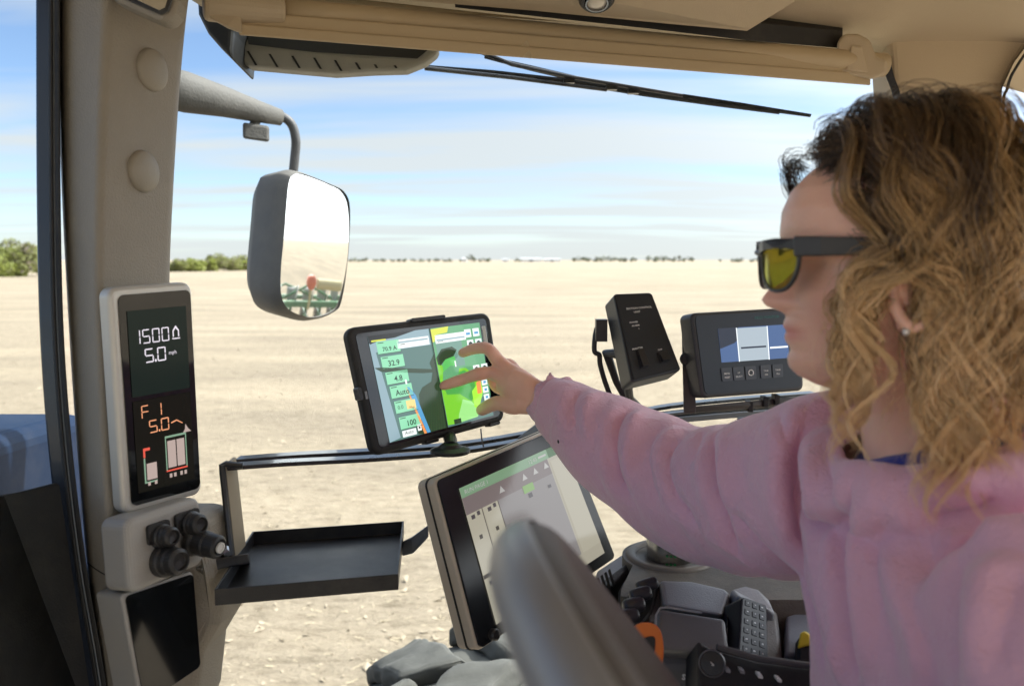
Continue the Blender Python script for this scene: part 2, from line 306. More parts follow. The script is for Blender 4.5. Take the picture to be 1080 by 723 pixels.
for px, wd, h, lab in ((490, 7, 6, 'small white shed beside the skyline trees'), (533, 10, 4.5, 'narrow white barn left of the long sheds'), (560, 30, 5.5, 'long white farm shed on the skyline'), (582, 24, 4.8, 'white farm shed right of the longest one')):
    b = gp(px, 1150); t = thing('farm_shed', lab, 'shed', b, 'white sheds on the skyline')
    m = MB(); m.box(b + Vector((-wd / 2, 0, 0)), Vector((wd, 0, 0)), Vector((0, 10, 0)), Vector((0, 0, h * .7))); m.build('wall', shedw, t)
    m = MB(); m.prism([b + Vector((-wd / 2 - .5, -.6, h * .7 + .01)), b + Vector((-wd / 2 - .5, 10.6, h * .7 + .01)), b + Vector((-wd / 2 - .5, 5, h))], [b + Vector((wd / 2 + .5, -.6, h * .7 + .01)), b + Vector((wd / 2 + .5, 10.6, h * .7 + .01)), b + Vector((wd / 2 + .5, 5, h))]); m.build('roof', shedr, t)
    m = MB(); m.box(b + Vector((-wd * .1, -.06, 0)), Vector((wd * .2, 0, 0)), Vector((0, .05, 0)), Vector((0, 0, h * .5))); m.build('door', sheddoor, t)

# ================================================================== THE TRACTOR
tractor = thing('tractor', 'beige lined tractor cab with blue bonnet, grey steering wheel and armrest console', 'tractor', (0.3, .7, 0))
T = tractor
# --- front pillar: sections down its height; each row = screen column, depth pairs of its cross-section, seen nearly end-on
def pillar(name, rows, m, parent, n=40, smooth=True):
    secs = np.array([[list(C(px, y, z)) for px, z in r] for y, r in rows])
    P = crom(secs.reshape(len(rows), -1), n).reshape(n, -1, 3); k = P.shape[1]; mb = MB()
    vs = [Vector(p) for s in P for p in s]
    mb.add(vs, [(i * k + j, i * k + (j + 1) % k, (i + 1) * k + (j + 1) % k, (i + 1) * k + j) for i in range(n - 1) for j in range(k)] + [tuple(range(k))[::-1], tuple((n - 1) * k + j for j in range(k))])
    o = mb.build(name, m, parent); b = o.modifiers.new('bevel', 'BEVEL'); b.width = .016; b.segments = 5; b.limit_method = 'ANGLE'; b.angle_limit = R_(22)
    if smooth: o.data.polygons.foreach_set('use_smooth', [True] * len(o.data.polygons))
    return o
def row(l, c, r, zs=(.98, .935, 1.06), back=1.2): return [(l, zs[0] + .05), (l + 3, zs[0]), (c, zs[1]), (r, zs[2]), (r - 6, zs[2] + .05), (r - 30, back), (l + 12, back)]
fp = pillar('front_pillar', [(-90, row(58, 112, 214)), (0, row(61, 112, 200)), (90, row(62, 108, 191)), (200, row(65, 104, 184)), (300, row(70, 103, 180)), (400, row(76, 106, 182)), (520, row(85, 112, 190)), (640, row(96, 122, 203)), (800, row(112, 140, 214))], pillm, T)
# lower trim: side cheek that flares towards the tray, socket housing, black stowage panel
def prism_px(front, z, dz, mb=None, m=None, zs=None):
    mb = mb or MB()
    if m: mb.use(m)
    zs = zs or [z] * len(front); a = [C(x, y, q) for (x, y), q in zip(front, zs)]
    return mb.prism(a, [V((x - 540) / FPX * q, (y - 361.5) / FPX * q, q + dz) for (x, y), q in zip(front, zs)])
ck = prism_px([(196, 545), (216, 548), (222, 600), (232, 644), (230, 660), (212, 690), (204, 760), (150, 760), (150, 545)], 1.0, .10, zs=[1.0, 1.01, 1.01, 1.02, 1.02, 1.01, 1.0, .98, .98]).build('pillar_cheek', pillm, fp, bevel=.012, bseg=4)
Qs = Quad(C(146, 549, .905), C(212, 527, .985), C(217, 592, .985), C(152, 620, .905))
mb = MB(); Qs.slab(mb, -.16, -.06, 1.04, 1.04, .012, -.05, -.004); hs = mb.build('socket_housing', pillg, fp, bevel=.008, bseg=4)
mb = MB(); mb.use(pillm)
for (u0, v0, u1, v1) in ((.12, .12, .46, .42), (.56, .10, .95, .40)):
    mb.use(matte); Qs.slab(mb, u0, v0, u1, v1, .004, -.003, .001)
mb.build('socket_recess', None, hs)
def socket(u, v, r, ln, lab=None, tip=False, drop=(0, 0, 0)):
    c = Qs.p(u, v, 0); ax = (Qs.n + Vector(drop)).normalized(); mb = MB()
    mb.use(black).lathe(c, ax, [(r * 1.15, -.004), (r * 1.15, .004), (r, .006), (r, ln * .55), (r * .93, ln * .6), (r * .9, ln), (r * .62, ln + .003), (r * .6, ln - .002), (.0005, ln - .003)], 28)
    o = mb.build('socket_cap', None, hs, smooth=False); o.modifiers.new('b', 'BEVEL').width = .0012
    if tip:
        m2 = MB(); m2.lathe(c + ax * (ln + .001), ax, [(r * .42, 0), (r * .42, .003), (r * .3, .003), (r * .3, .0012), (.0004, .0012)], 24); m2.build('cap_ring', white, o)
socket(.32, .34, .0122, .018); socket(.80, .32, .0135, .016); socket(.34, .72, .0165, .024); socket(.83, .60, .0155, .036, tip=True, drop=(.35, 0, -.25))
Qb = Quad(C(131, 628, .915), C(203, 604, .985), C(210, 694, .985), C(150, 733, .915))
mb = MB(); Qb.slab(mb, -.06, -.03, 1.0, 1.1, .006, -.05, .002); bp_ = mb.build('stowage_frame', pillg, fp, bevel=.003)
mb = MB(); Qb.slab(mb, -.01, .0, .985, 1.08, .006, .002, .0035); pn = mb.build('stowage_panel', gloss, bp_)
fbv = BVHTree.FromPolygons([tuple(v.co) for v in fp.data.vertices], [tuple(p.vertices) for p in fp.data.polygons])
for y in (74, 181):                                                # round bolt caps on the upper pillar
    cx_ = 160 if y == 74 else 151
    hit = fbv.ray_cast(O, (C(cx_, y, 1) - O).normalized()); c, ax = hit[0], hit[1]
    if ax.dot(O - c) < 0: ax = -ax
    MB().lathe(c - ax.normalized() * .002, ax, [(.0262, -.012), (.0262, .002), (.0252, .0055), (.0225, .0075), (.012, .0092), (.0003, .0098)], 40).build('bolt_cap', mat('cap_beige', (.29, .26, .21), .5, bump=.2, bscale=500), fp, smooth=True)
pts = [(fbv.ray_cast(O, (C(x, y, 1) - O).normalized())) for x, y in crom([(86, 586), (96, 596), (108, 604), (119, 609)], 14)]; pts = [h[0] + (O - h[0]).normalized() * .0004 for h in pts if h[0] is not None]
if len(pts) > 3: MB().tube(pts, .0008, 6).build('trim_seam', matte, fp)
pts = [(fbv.ray_cast(O, (C(x, y, 1) - O).normalized())) for x, y in crom([(121, -20), (114, 60), (109, 160), (107, 290)], 40)]; pts = [h[0] + (O - h[0]).normalized() * .0003 for h in pts if h[0] is not None]
# --- pillar display
Qd = Quad(C(123, 309, .905), C(202, 303, .99), C(213, 517, 1.02), C(138, 538, .935))
mb = MB(); Qd.slab(mb, -.085, -.025, 1.03, 1.02, .012, -.024, -.002, 7); pd = mb.build('pillar_display', silver, T, bevel=.006, bseg=4)
mb = MB(); Qd.slab(mb, .02, .01, .985, .985, .008, -.004, -.0005, 6); sc_ = mb.build('display_window', gloss, pd)
lcd = mat('lcd_panel_green', (.004, .004, .004), .15, spec=.12, emit=(.005, .008, .0065), es=1.); lcd2 = mat('lcd_panel_brown', (.004, .004, .004), .15, spec=.12, emit=(.004, .0036, .0026), es=1.); seg_w = emat('segment_white', (.80, .74, .82), .5); seg_o = emat('segment_orange', (.72, .30, .15), .6); seg_d = emat('segment_grey', (.36, .28, .25), .6); seg_r = emat('segment_red', (.6, .08, .05), .6); seg_g = emat('segment_green', (.2, .32, .22), .5)
mb = MB(); Qd.rect(mb, lcd, .11, .085, .90, .48, .0004); Qd.rect(mb, lcd2, .11, .50, .90, .93, .0004); H = .0009
for i, ch in enumerate('1500'): sevenseg(Qd, mb, seg_w, ch, .155 + .128 * i, .175, .10, .065, H, .125)
Qd.poly(mb, seg_w, [(.69, .225), (.69, .195), (.735, .172), (.78, .195), (.78, .225), (.765, .225), (.765, .198), (.735, .185), (.705, .198), (.705, .225)], H); Qd.rect(mb, seg_w, .68, .231, .79, .236, H)
for i, ch in enumerate('50'): sevenseg(Qd, mb, seg_w, ch, .30 + .165 * i, .265, .115, .065, H, .125)
Qd.rect(mb, seg_w, .43, .318, .45, .33, H); Qd.text(mb, seg_w, 'mph', .62, .305, .0045, H)
for i, ch in enumerate('F1'): sevenseg(Qd, mb, seg_o, ch, .21 + .17 * i, .525, .10, .06, H, .115)
for i, ch in enumerate('50'): sevenseg(Qd, mb, seg_o, ch, .30 + .16 * i, .60, .11, .06, H, .12)
Qd.rect(mb, seg_o, .425, .65, .445, .66, H); Qd.poly(mb, seg_o, [(.60, .628), (.68, .62), (.76, .64), (.76, .645), (.68, .626), (.60, .634)], H)
Qd.poly(mb, seg_d, [(.76, .69), (.88, .69), (.84, .675), (.80, .65), (.79, .675)], H)
Qd.rect(mb, seg_r, .20, .725, .29, .738, H); Qd.rect(mb, seg_r, .20, .738, .225, .77, H); Qd.rect(mb, seg_g, .20, .772, .22, .885, H); Qd.rect(mb, seg_d, .235, .80, .37, .878, H); Qd.rect(mb, seg_g, .20, .885, .37, .892, H)
Qd.rect(mb, seg_g, .50, .70, .515, .855, H); Qd.rect(mb, seg_g, .50, .69, .80, .70, H); Qd.rect(mb, seg_g, .785, .70, .80, .855, H); Qd.rect(mb, seg_d, .53, .715, .645, .845, H); Qd.rect(mb, seg_d, .66, .715, .77, .845, H); Qd.rect(mb, seg_r, .50, .855, .80, .862, H)
for u in (.24, .33, .54, .60, .69, .75): Qd.rect(mb, seg_d, u, .888 if u < .4 else .874, u + .035, .905 if u < .4 else .893, H)
mb.build('display_readout', None, pd, fix=False)
# --- door / windscreen seals left of the pillar
def strip(name, pts, wpx, z, dz, m, parent, n=30):
    P = crom(pts, n); mb = MB(); a = []
    for x, y in P: a.append([C(x, y, z), C(x + wpx, y, z), C(x + wpx, y, z + dz), C(x, y, z + dz)])
    mb.add([p for q in a for p in q], [(4 * i + j, 4 * i + (j + 1) % 4, 4 * i + 4 + (j + 1) % 4, 4 * i + 4 + j) for i in range(n - 1) for j in range(4)] + [(0, 1, 2, 3), (4 * n - 4, 4 * n - 3, 4 * n - 2, 4 * n - 1)])
    return mb.build(name, m, parent, bevel=.002)
sealb = mat('seal_blue_black', (.016, .022, .036), .25, coat=.3); sealg = mat('seal_grey', (.20, .23, .27), .25)
ED = [(38, -60), (38, 40), (38.5, 200), (41, 330), (47, 430), (56, 520), (68, 610), (82, 690), (96, 780)]
sl = strip('windscreen_seal', ED, 15, .97, .05, sealb, T); strip('seal_lip', [(x + 13, y) for x, y in ED], 4.5, .962, .05, matte, sl); strip('highlight_strip', [(x + 17.2, y) for x, y in ED], 2.6, .966, .04, sealg, sl); strip('inner_lip', [(x + 19.5, y) for x, y in ED], 6, .962, .05, matte, sl)  # pale bluish strip: highlight line on the rubber seal, put in as shape
# --- windscreen pane, low black dash edge, bonnet
prism_px([(-420, -60), (39, -60), (40, 200), (42, 330), (48, 430), (60, 540), (98, 780), (-420, 780)], 1.0, .004, zs=[.45] + [1.0] * 6 + [.45]).build('windscreen', pane, T)
prism_px([(-300, 545), (0, 524), (62, 508), (104, 790), (-300, 790)], .97, .03, zs=[.6, .92, .97, .97, .6]).build('dash_edge', matte, T, bevel=.01)
b0 = EYE
mb = MB(); XS = [-.80, -1.2, -1.8, -2.4, -2.75]; dr = [0, .0, .015, .05, .16]; rowv = []
for x, d in zip(XS, dr):
    top = b0 - .285 - d
    rowv.append([Vector((x, -.15, 1.15)), Vector((x, -.15, top - .10)), Vector((x, -.05, top)), Vector((x, .75, top + .03)), Vector((x, 1.50, top)), Vector((x, 1.60, top - .10)), Vector((x, 1.60, 1.15))])
mb.add([p for r in rowv for p in r], [(7 * i + j, 7 * i + j + 1, 7 * i + 8 + j, 7 * i + 7 + j) for i in range(4) for j in range(6)] + [tuple(range(7)), tuple(28 + j for j in range(7))])
mb.build('bonnet', bluep, T, bevel=.03, bseg=4)
# --- roof, headliner, far header, rear quarter pillar, floor, lower side panels
HC = .455
def slab(name, x0, x1, y0, y1, z0, z1, m, bev=.01, parent=T): return MB().box(Vector((x0, y0, z0)), Vector((x1 - x0, 0, 0)), Vector((0, y1 - y0, 0)), Vector((0, 0, z1 - z0))).build(name, m, parent, bevel=bev)
roofm = mat('roof_paint', (.6, .6, .58), .4)
rp_ = [Vector((-.80, -.75, EYE + HC + .06)), Vector((1.35, -.75, EYE + HC + .06)), Vector((1.35, 1.95, EYE + HC + .06)), Vector((-.80, 1.17, EYE + HC + .06))]; MB().extr(rp_, Vector((0, 0, .16))).build('roof', roofm, T, bevel=.05, bseg=4)
# headliner: a curved sheet that dips along its far and rear edges
mb = MB(); nx, ny = 40, 40; gx = np.linspace(-.72, 1.30, nx); vs = []
def wline(x): return 1.20 + .36 * (x + .42)                        # the side window seen from above
for x in gx:
    for y in np.linspace(-.70, wline(x) + .02, ny):
        z = HC - .055 * max(0, (x - .55) / .6) ** 2 * min(1, max(0, y) / 1.2) - .05 * max(0, (y - wline(x) + .3) / .3) ** 2
        vs.append(Vector((x, y, EYE + z)))
mb.add(vs, [(i * ny + j, i * ny + j + 1, (i + 1) * ny + j + 1, (i + 1) * ny + j) for i in range(nx - 1) for j in range(ny - 1)])
hl = mb.build('headliner', liner, T, smooth=True); q = hl.modifiers.new('s', 'SOLIDIFY'); q.thickness = .02; q.offset = 1
# raised console along the headliner, with its shadow gap and a round courtesy lamp
cn = MB(); cp = [C(430, -40, 1.02), C(428, 2, 1.17), C(560, 14, 1.22), C(705, 28, 1.28), C(788, 36, 1.31), C(838, 4, 1.30), C(900, -60, 1.22)]
cn.prism(cp, [p + Vector((0, 0, .05)) for p in cp]); ov = cn.build('overhead_console', beige, hl, bevel=.008, bseg=4)
cn = MB(); gp_ = [C(480, 8, 1.22), C(690, 31, 1.31), C(790, 43, 1.36), C(888, 51, 1.46), C(888, 44, 1.48), C(700, 24, 1.34), C(480, 2, 1.26)]
cn.prism(gp_, [p + Vector((0, 0, .03)) for p in gp_]).build('shadow_gap', matte, hl)
lc = C(629, 8, 1.16); lm = MB(); lm.use(black).lathe(lc + Vector((0, 0, .02)), (0, -.45, -1), [(.026, 0), (.026, .012), (.022, .017), (.018, .017), (.017, .012)], 36)
lm.use(chrome).lathe(lc + Vector((0, 0, .018)), (0, -.45, -1), [(.0175, .010), (.0165, .0175), (.0145, .0175), (.014, .012)], 36)
lm.use(mat('lamp_lens', (.75, .70, .6), .15, coat=.3)).lathe(lc + Vector((0, 0, .018)), (0, -.45, -1), [(.014, .008), (.014, .014), (.008, .017), (.0003, .018)], 30); lm.build('courtesy_lamp', None, hl, smooth=False)
# rear quarter pillar behind the driver's head and its dark seal
def px_poly(pts, z, dz, m, name, parent, bev=.006, zs=None): return prism_px(pts, z, dz, zs=zs).build(name, m, parent, bevel=bev, bseg=3)
px_poly([(938, 30), (1100, 20), (1088, 44), (1072, 66), (1060, 92), (1056, 140), (1062, 420), (1080, 800), (966, 800), (952, 420), (948, 200)], 1.53, .09, liner, 'rear_quarter_pillar', T, .012)
strip('quarter_seal', [(930, 60), (934, 80), (941, 100), (944, 130), (946, 220), (950, 420), (962, 800)], 9, 1.50, .04, sealb, T)
strip('rear_window_seal', [(1088, 46), (1072, 68), (1061, 92), (1056, 140), (1062, 420)], 3.5, 1.50, .04, matte, T)
# header between the roof and the side window, side window pane, sill
prism_px([(150, -40), (950, -10), (950, 52), (560, 20), (205, -4)], 1.3, .06, zs=[1.12, 1.58, 1.58, 1.38, 1.14]).build('window_header', beige, T, bevel=.01)
prism_px([(150, -20), (946, 20), (960, 800), (150, 800)], 1.3, .004, zs=[1.13, 1.55, 1.55, 1.13]).build('side_window', pane, T)
slab('cab_floor', -.75, 1.35, -.75, 1.60, EYE - 1.62, EYE - 1.56, mat('floor_mat_tan', (.42, .37, .29), .9, bump=.3, bscale=200, var=.1))
slab('near_door_panel', -.40, 1.30, -.72, -.68, EYE - 1.56, EYE - 1.30, darkg)
slab('near_door_header', -.75, 1.30, -.74, -.66, EYE + .36, EYE + .50, beige); slab('near_front_post', -.74, -.64, -.74, -.62, EYE - 1.56, EYE + .46, pillm); slab('near_rear_post', .80, .95, -.74, -.62, EYE - 1.56, EYE + .46, pillm)
slab('rear_panel', 1.24, 1.30, -.68, 1.62, EYE - 1.56, EYE - 1.2, darkg); slab('rear_header', 1.24, 1.30, -.68, 1.62, EYE + .38, EYE + .46, liner)
slab('front_panel', -.74, -.66, -.68, .98, EYE - 1.56, EYE - 1.0, matte)
# --- roller blind under the header
def cyl(path, rpx, zs, seg=20):
    P = [C(x, y, z) for (x, y), z in zip(path, zs)]; return P, [r * z / FPX for r, z in zip(rpx, zs)]
def zw(px): return 1.10 + (px - 210) / (935 - 210) * .36            # depth of the blind along the window
blindm = mat('blind_beige', (.46, .36, .225), .5, bump=.15, bscale=300, var=.05, vscale=5)
def span(x0, y0, x1, y1, n=12): return [(x0 + (x1 - x0) * t, y0 + (y1 - y0) * t) for t in np.linspace(0, 1, n)]
bl = MB(); A = span(300, 11, 932, 69); P, r = cyl(A, [12.0] * 12, [zw(x) for x, _ in A]); bl.tube(P, r, 28); blind = bl.build('roller_blind', blindm, T, smooth=False)
for p in blind.data.polygons: p.use_smooth = len(p.vertices) == 4
for (dy0, dy1, dz, hh) in ((15, 14, .0, 7.5), (25, 24, -.004, 6.2)):
    A = span(252, 4 + dy0 + (2 if dy0 > 20 else 0), 918 if dy0 > 20 else 926, 64 + dy1 - 4); mb = MB(); a = []; b_ = []
    for x, y in (A[0], A[-1]):
        z = zw(x) + dz
        a.append([C(x, y - hh, z - .008), C(x, y + hh, z - .006), C(x, y + hh, z + .03), C(x, y - hh, z + .03)])
    mb.prism(a[0], a[1]); mb.build('blind_rail', blindm, blind, bevel=.0025)
A = span(214, 4, 300, 12, 6); P, r = cyl(A, [17, 17.5, 17.5, 17, 16.5, 16], [zw(x) - .004 for x, _ in A]); mb = MB(); mb.tube(P, r, 24); mb.build('blind_end_cap', beige, blind, bevel=.006)
mb = MB(); A = span(216, 14, 252, 30, 4); mb.prism([C(218, 8, 1.09), C(254, 12, 1.105), C(256, 36, 1.105), C(240, 30, 1.10), (C(222, 20, 1.09))], [C(218, 8, 1.13), C(254, 12, 1.145), C(256, 36, 1.145), C(240, 30, 1.14), C(222, 20, 1.13)]); mb.build('end_bracket', beige, blind, bevel=.004)
mb = MB(); z = zw(540) - .02; mb.prism([C(523, 34, z), C(556, 38, z), C(562, 62, z - .006), C(514, 57, z - .006)], [C(523, 34, z + .02), C(556, 38, z + .02), C(562, 62, z + .02), C(514, 57, z + .02)]); mb.build('blind_pull', mat('pull_beige', (.52, .43, .29), .55), blind, bevel=.003)
z = zw(905) - .02; P = [C(x, y, z) for x, y in ((884, 76), (884, 50), (888, 40), (897, 37), (908, 38), (917, 44), (922, 62), (928, 80))]
mb = MB(); mb.prism([C(882, 77, z), C(883, 44, z), (C(890, 36, z)), C(905, 36, z), C(917, 42, z), C(924, 60, z), C(936, 64, z), C(936, 78, z), C(920, 84, z)], [C(882, 77, z + .03), C(883, 44, z + .03), C(890, 36, z + .03), C(905, 36, z + .03), C(917, 42, z + .03), C(924, 60, z + .03), C(936, 64, z + .03), C(936, 78, z + .03), C(920, 84, z + .03)]); mb.build('end_bracket', beige, blind, bevel=.006, bseg=3)
mb = MB(); mb.prism([C(892, 74, z - .004), C(898, 48, z - .004), C(909, 49, z - .004), C(916, 77, z - .004)], [C(892, 74, z + .01), C(898, 48, z + .01), C(909, 49, z + .01), C(916, 77, z + .01)]); mb.build('bracket_web', liner, blind, bevel=.003)
# --- outside: roof lamp visor with slots, its dark end
vz = 1.36; vis = prism_px([(243, 32), (463, 48), (461, 56), (448, 66), (428, 74), (392, 75), (352, 77.5), (300, 73), (262, 69.5), (246, 60)], vz, .03).build('roof_visor', mat('visor_grey', (.36, .345, .30), .6, bump=.3, bscale=300), T, bevel=.006, bseg=3)
mb = MB(); mb.prism([C(260, 37, vz - .004), C(456, 49, vz - .004), C(440, 62, vz - .004), (C(330, 55, vz - .004)), C(262, 47, vz - .004)], [C(260, 37, vz + .01), C(456, 49, vz + .01), C(440, 62, vz + .01), C(330, 55, vz + .01), C(262, 47, vz + .01)]); mb.build('visor_lens', mat('dusty_black_glass', (.035, .036, .034), .5), vis)
for i, (x, y, hgt) in enumerate(((260, 54, 15), (283, 57, 14), (307, 59, 13), (330, 61, 12), (352, 63.5, 11.5), (374, 66, 7.5), (394, 68, 4), (415, 69, 3))):
    mb = MB(); mb.prism([C(x, y, vz - .003), C(x + 2.6, y, vz - .003), C(x + 2.6 + hgt * .6, y + hgt, vz - .003), C(x + hgt * .6, y + hgt, vz - .003)], [C(x, y, vz + .01), C(x + 2.6, y, vz + .01), C(x + 2.6 + hgt * .6, y + hgt, vz + .01), C(x + hgt * .6, y + hgt, vz + .01)]); mb.build('visor_slot', matte, vis)
prism_px([(206, -20), (262, -20), (252, 10), (246, 34), (244, 62), (232, 50), (218, 34), (208, 14)], 1.30, .12).build('visor_end', mat('visor_black', (.02, .022, .024), .45, var=.2), vis, bevel=.008, bseg=3)
# --- wipers on the side window
wz = 1.60
def wiper(blade, arm):
    mb = MB(); mb.tube([C(x, y, wz) for x, y in blade], [.004 * (1 if 0 < i < len(blade) - 1 else .6) for i in range(len(blade))], 8, flat=1.6); o = mb.build('wiper', rubber, T)
    mb = MB(); mb.tube([C(x, y, wz - .02) for x, y in arm], [.0045 - .0012 * i / (len(arm) - 1) for i in range(len(arm))], 8); mb.build('wiper_arm', steelb, o)
    for x, y in ((645, 93), (668, 97)) if blade[-1][0] > 840 else ((600, 86),): MB().cbox(C(x, y, wz - .012), .022, .016, .008).build('wiper_clip', steelb, o, bevel=.001)
wiper([(511, 60), (560, 72), (620, 86), (700, 99), (780, 111), (855, 122)], [(505, 54), (540, 68), (600, 81), (690, 96), (720, 101)])
wiper([(445, 70), (520, 77), (600, 86), (680, 99), (760, 110), (822, 119)], [(448, 72), (540, 82), (640, 95)])
# --- exterior mirror
mz = 2.0; mdir = (C(330, 247, 1) - O).normalized(); rdir = Vector((.95, .30, -.0)).normalized(); mn = (rdir - mdir).normalized(); mc = C(330, 258, mz)
def onm(px, py, off=0):
    d = (C(px, py, 1) - O); t = (mc - O).dot(mn) / d.dot(mn); return O + d * t + mn * off
out = crom([(300, 184), (312, 180.5), (345, 193), (359, 201), (365, 219), (363, 270), (356, 318), (347, 331), (325, 337), (302, 331), (291, 318), (289, 290), (294, 230), (297, 196), (300, 184)], 64)[:-1]
bk = [onm(x, y, -.012) for x, y in out]; cen = sum(bk, Vector()) / len(bk); cam_dir = FW
mb = MB(); ring0 = [onm(x, y, .004) for x, y in out]; ring1 = [cen + (p - cen) * 1.02 - mn * .02 for p in ring0]; ring2 = [cen + (p - cen) * .97 - mn * .085 for p in ring0]; ring3 = [cen + (p - cen) * .80 - mn * .115 for p in ring0]; ringi = [cen + (p - cen) * .965 + mn * .014 for p in ring0]
n = len(ring0); mb.add(ringi + ring0 + ring1 + ring2 + ring3, [(k * n + i, k * n + (i + 1) % n, (k + 1) * n + (i + 1) % n, (k + 1) * n + i) for k in range(4) for i in range(n)] + [tuple(4 * n + i for i in range(n))])
mir = mb.build('exterior_mirror', mat('dusty_dark_grey', (.14, .133, .12), .6, bump=.3, bscale=120, var=.3, vscale=25), T, smooth=True)
cc = sum(ringi, Vector()) / n; MRAD = 1.7; mb = MB(); vs = [cc + mn * 0]; NR = 14; a1 = (ringi[0] - cc); 
mv = [cc]
for k in range(1, NR + 1):
    for p in ringi:
        q = (p - cc) * (k / NR); mv.append(cc + q - mn * (q.length ** 2 / (2 * MRAD) - .004))
mv[0] = cc + mn * .004
mb.add(mv, [(0, 1 + i, 1 + (i + 1) % n) for i in range(n)] + [(1 + (k - 1) * n + i, 1 + k * n + i, 1 + k * n + (i + 1) % n, 1 + (k - 1) * n + (i + 1) % n) for k in range(1, NR) for i in range(n)])
mm = bpy.data.materials.new('dusty_mirror'); mm.use_nodes = True; t_ = mm.node_tree; b_ = t_.nodes['Principled BSDF']; b_.inputs['Base Color'].default_value = (.95, .95, .94, 1); b_.inputs['Metallic'].default_value = 1; b_.inputs['Roughness'].default_value = .035
df = t_.nodes.new('ShaderNodeBsdfDiffuse'); df.inputs[0].default_value = (.62, .58, .5, 1); mxs = t_.nodes.new('ShaderNodeMixShader'); mxs.inputs[0].default_value = .07
t_.links.new(b_.outputs[0], mxs.inputs[1]); t_.links.new(df.outputs[0], mxs.inputs[2]); t_.links.new(mxs.outputs[0], t_.nodes['Material Output'].inputs[0])
o = mb.build('mirror_glass', mm, mir, smooth=True, fix=False)
if o.data.polygons[0].normal.dot(mn) < 0: o.data.flip_normals()
greyr = mat('dusty_casting', (.105, .10, .09), .7, bump=.5, bscale=160, var=.35, vscale=30)
mb = MB(); P = [C(x, y, z) for x, y, z in ((150, 86, 1.75), (195, 97, 1.8), (235, 107, 1.88), (270, 117, 1.95), (296, 124, 2.0))]; mb.tube(P, [.045, .046, .036, .027, .020], 16, flat=.8, up=(0, 0, 1)); am = mb.build('mirror_arm', greyr, mir, smooth=True)
mb = MB(); P = crom([(284, 119), (298, 123), (308, 132), (312, 148), (311, 165), (309, 184)], 20); mb.tube([C(x, y, 2.0 + .05 * i / 19) for i, (x, y) in enumerate(P)], .0115, 14); mb.build('mirror_tube', mat('dusty_tube', (.09, .09, .092), .55, var=.4, vscale=40), mir, smooth=True)
mb = MB(); mb.prism([C(256, 129, 1.93), C(284, 133, 1.95), (C(284, 150, 1.95)), C(256, 146, 1.93)], [C(256, 129, 1.99), C(284, 133, 2.01), C(284, 150, 2.01), C(256, 146, 1.99)]); ml = mb.build('marker_lamp', greyr, mir, bevel=.006); mb = MB(); mb.tube([C(268, 132, 1.96), C(272, 122, 1.96)], .012, 10); mb.build('lamp_stalk', greyr, ml)
# --- interior rear-view mirror at the top of the pillar
Qr = Quad(C(118, -34, .90), C(176, -34, .94), C(176, 15, .94), C(140, 2, .92)); rp = [(100, -60), (188, -60), (187, 0), (184, 12), (178, 20), (168, 22), (150, 14), (124, 2), (110, -8)]
rm = prism_px(rp, .92, .03).build('rear_view_mirror', pillm, T, bevel=.007, bseg=4); ri = [(108, -60), (182, -60), (181, -1), (177, 11), (169, 15), (152, 8), (128, -3), (116, -10)]
prism_px(ri, .9135, .004).build('mirror_rim', black, rm, bevel=.001); rg = [(112, -60), (178, -60), (177, -2), (174, 8), (168, 11), (153, 4), (130, -7), (118, -14)]
prism_px(rg, .9115, .002).build('mirror_pane', mat('mirror_pale', (.9, .92, .9), .05, 1.0), rm)
# --- steering wheel (rim, spokes with buttons, hub, column)
Fx, Fy, Cz, tau, RW, rW, yaw = .0092, .0975, .335, .935, .205, .0162, -.07
wa = V(math.sin(yaw), 0, math.cos(yaw)) - O; wb = V(math.cos(tau) * math.cos(yaw), math.sin(tau), -math.cos(tau) * math.sin(yaw)) - O; wcn = V(Fx, Fy, Cz) + wb * RW; wn = wa.cross(wb).normalized()
if wn.x < 0: wn.negate()
rimm = mat('wheel_leather', (.085, .072, .062), .55, bump=.35, bscale=350, var=.08); inl = mat('wheel_silver', (.27, .265, .26), .42, .2, var=.08, vscale=9)
def torus(mb, r, R, a0, a1, k0, k1, nseg=120, mseg=28, closed=True):
    vs = []
    for i in range(nseg + (0 if closed else 1)):
        th = a0 + (a1 - a0) * i / nseg; d = wa * math.cos(th) + wb * math.sin(th)
        for j in range(mseg + 1): f = k0 + (k1 - k0) * j / mseg; vs.append(wcn + d * (R + r * math.cos(f)) + wn * r * math.sin(f))
    m = mseg + 1; nn = nseg if closed else nseg
    mb.add(vs, [(i * m + j, ((i + 1) % (nseg if closed else 10 ** 9)) * m + j, ((i + 1) % (nseg if closed else 10 ** 9)) * m + j + 1, i * m + j + 1) for i in range(nseg) for j in range(mseg)])
mb = MB(); torus(mb, rW, RW, 0, 2 * math.pi, 0, 2 * math.pi); mb.use(rimm)
sw = mb.build('steering_wheel', rimm, T, smooth=True, fix=False)
mb = MB(); torus(mb, rW + .0012, RW, R_(180), R_(360), R_(-125), R_(35), nseg=90, closed=False); mb.build('rim_inlay', inl, sw, smooth=True, fix=False).modifiers.new('s', 'SOLIDIFY').thickness = .001
mb = MB(); hc = wcn - wn * .045; mb.lathe(hc, wn, [(.07, -.02), (.075, 0), (.07, .018), (.05, .026), (.0005, .03)], 36); mb.build('hub', black, sw, smooth=True)
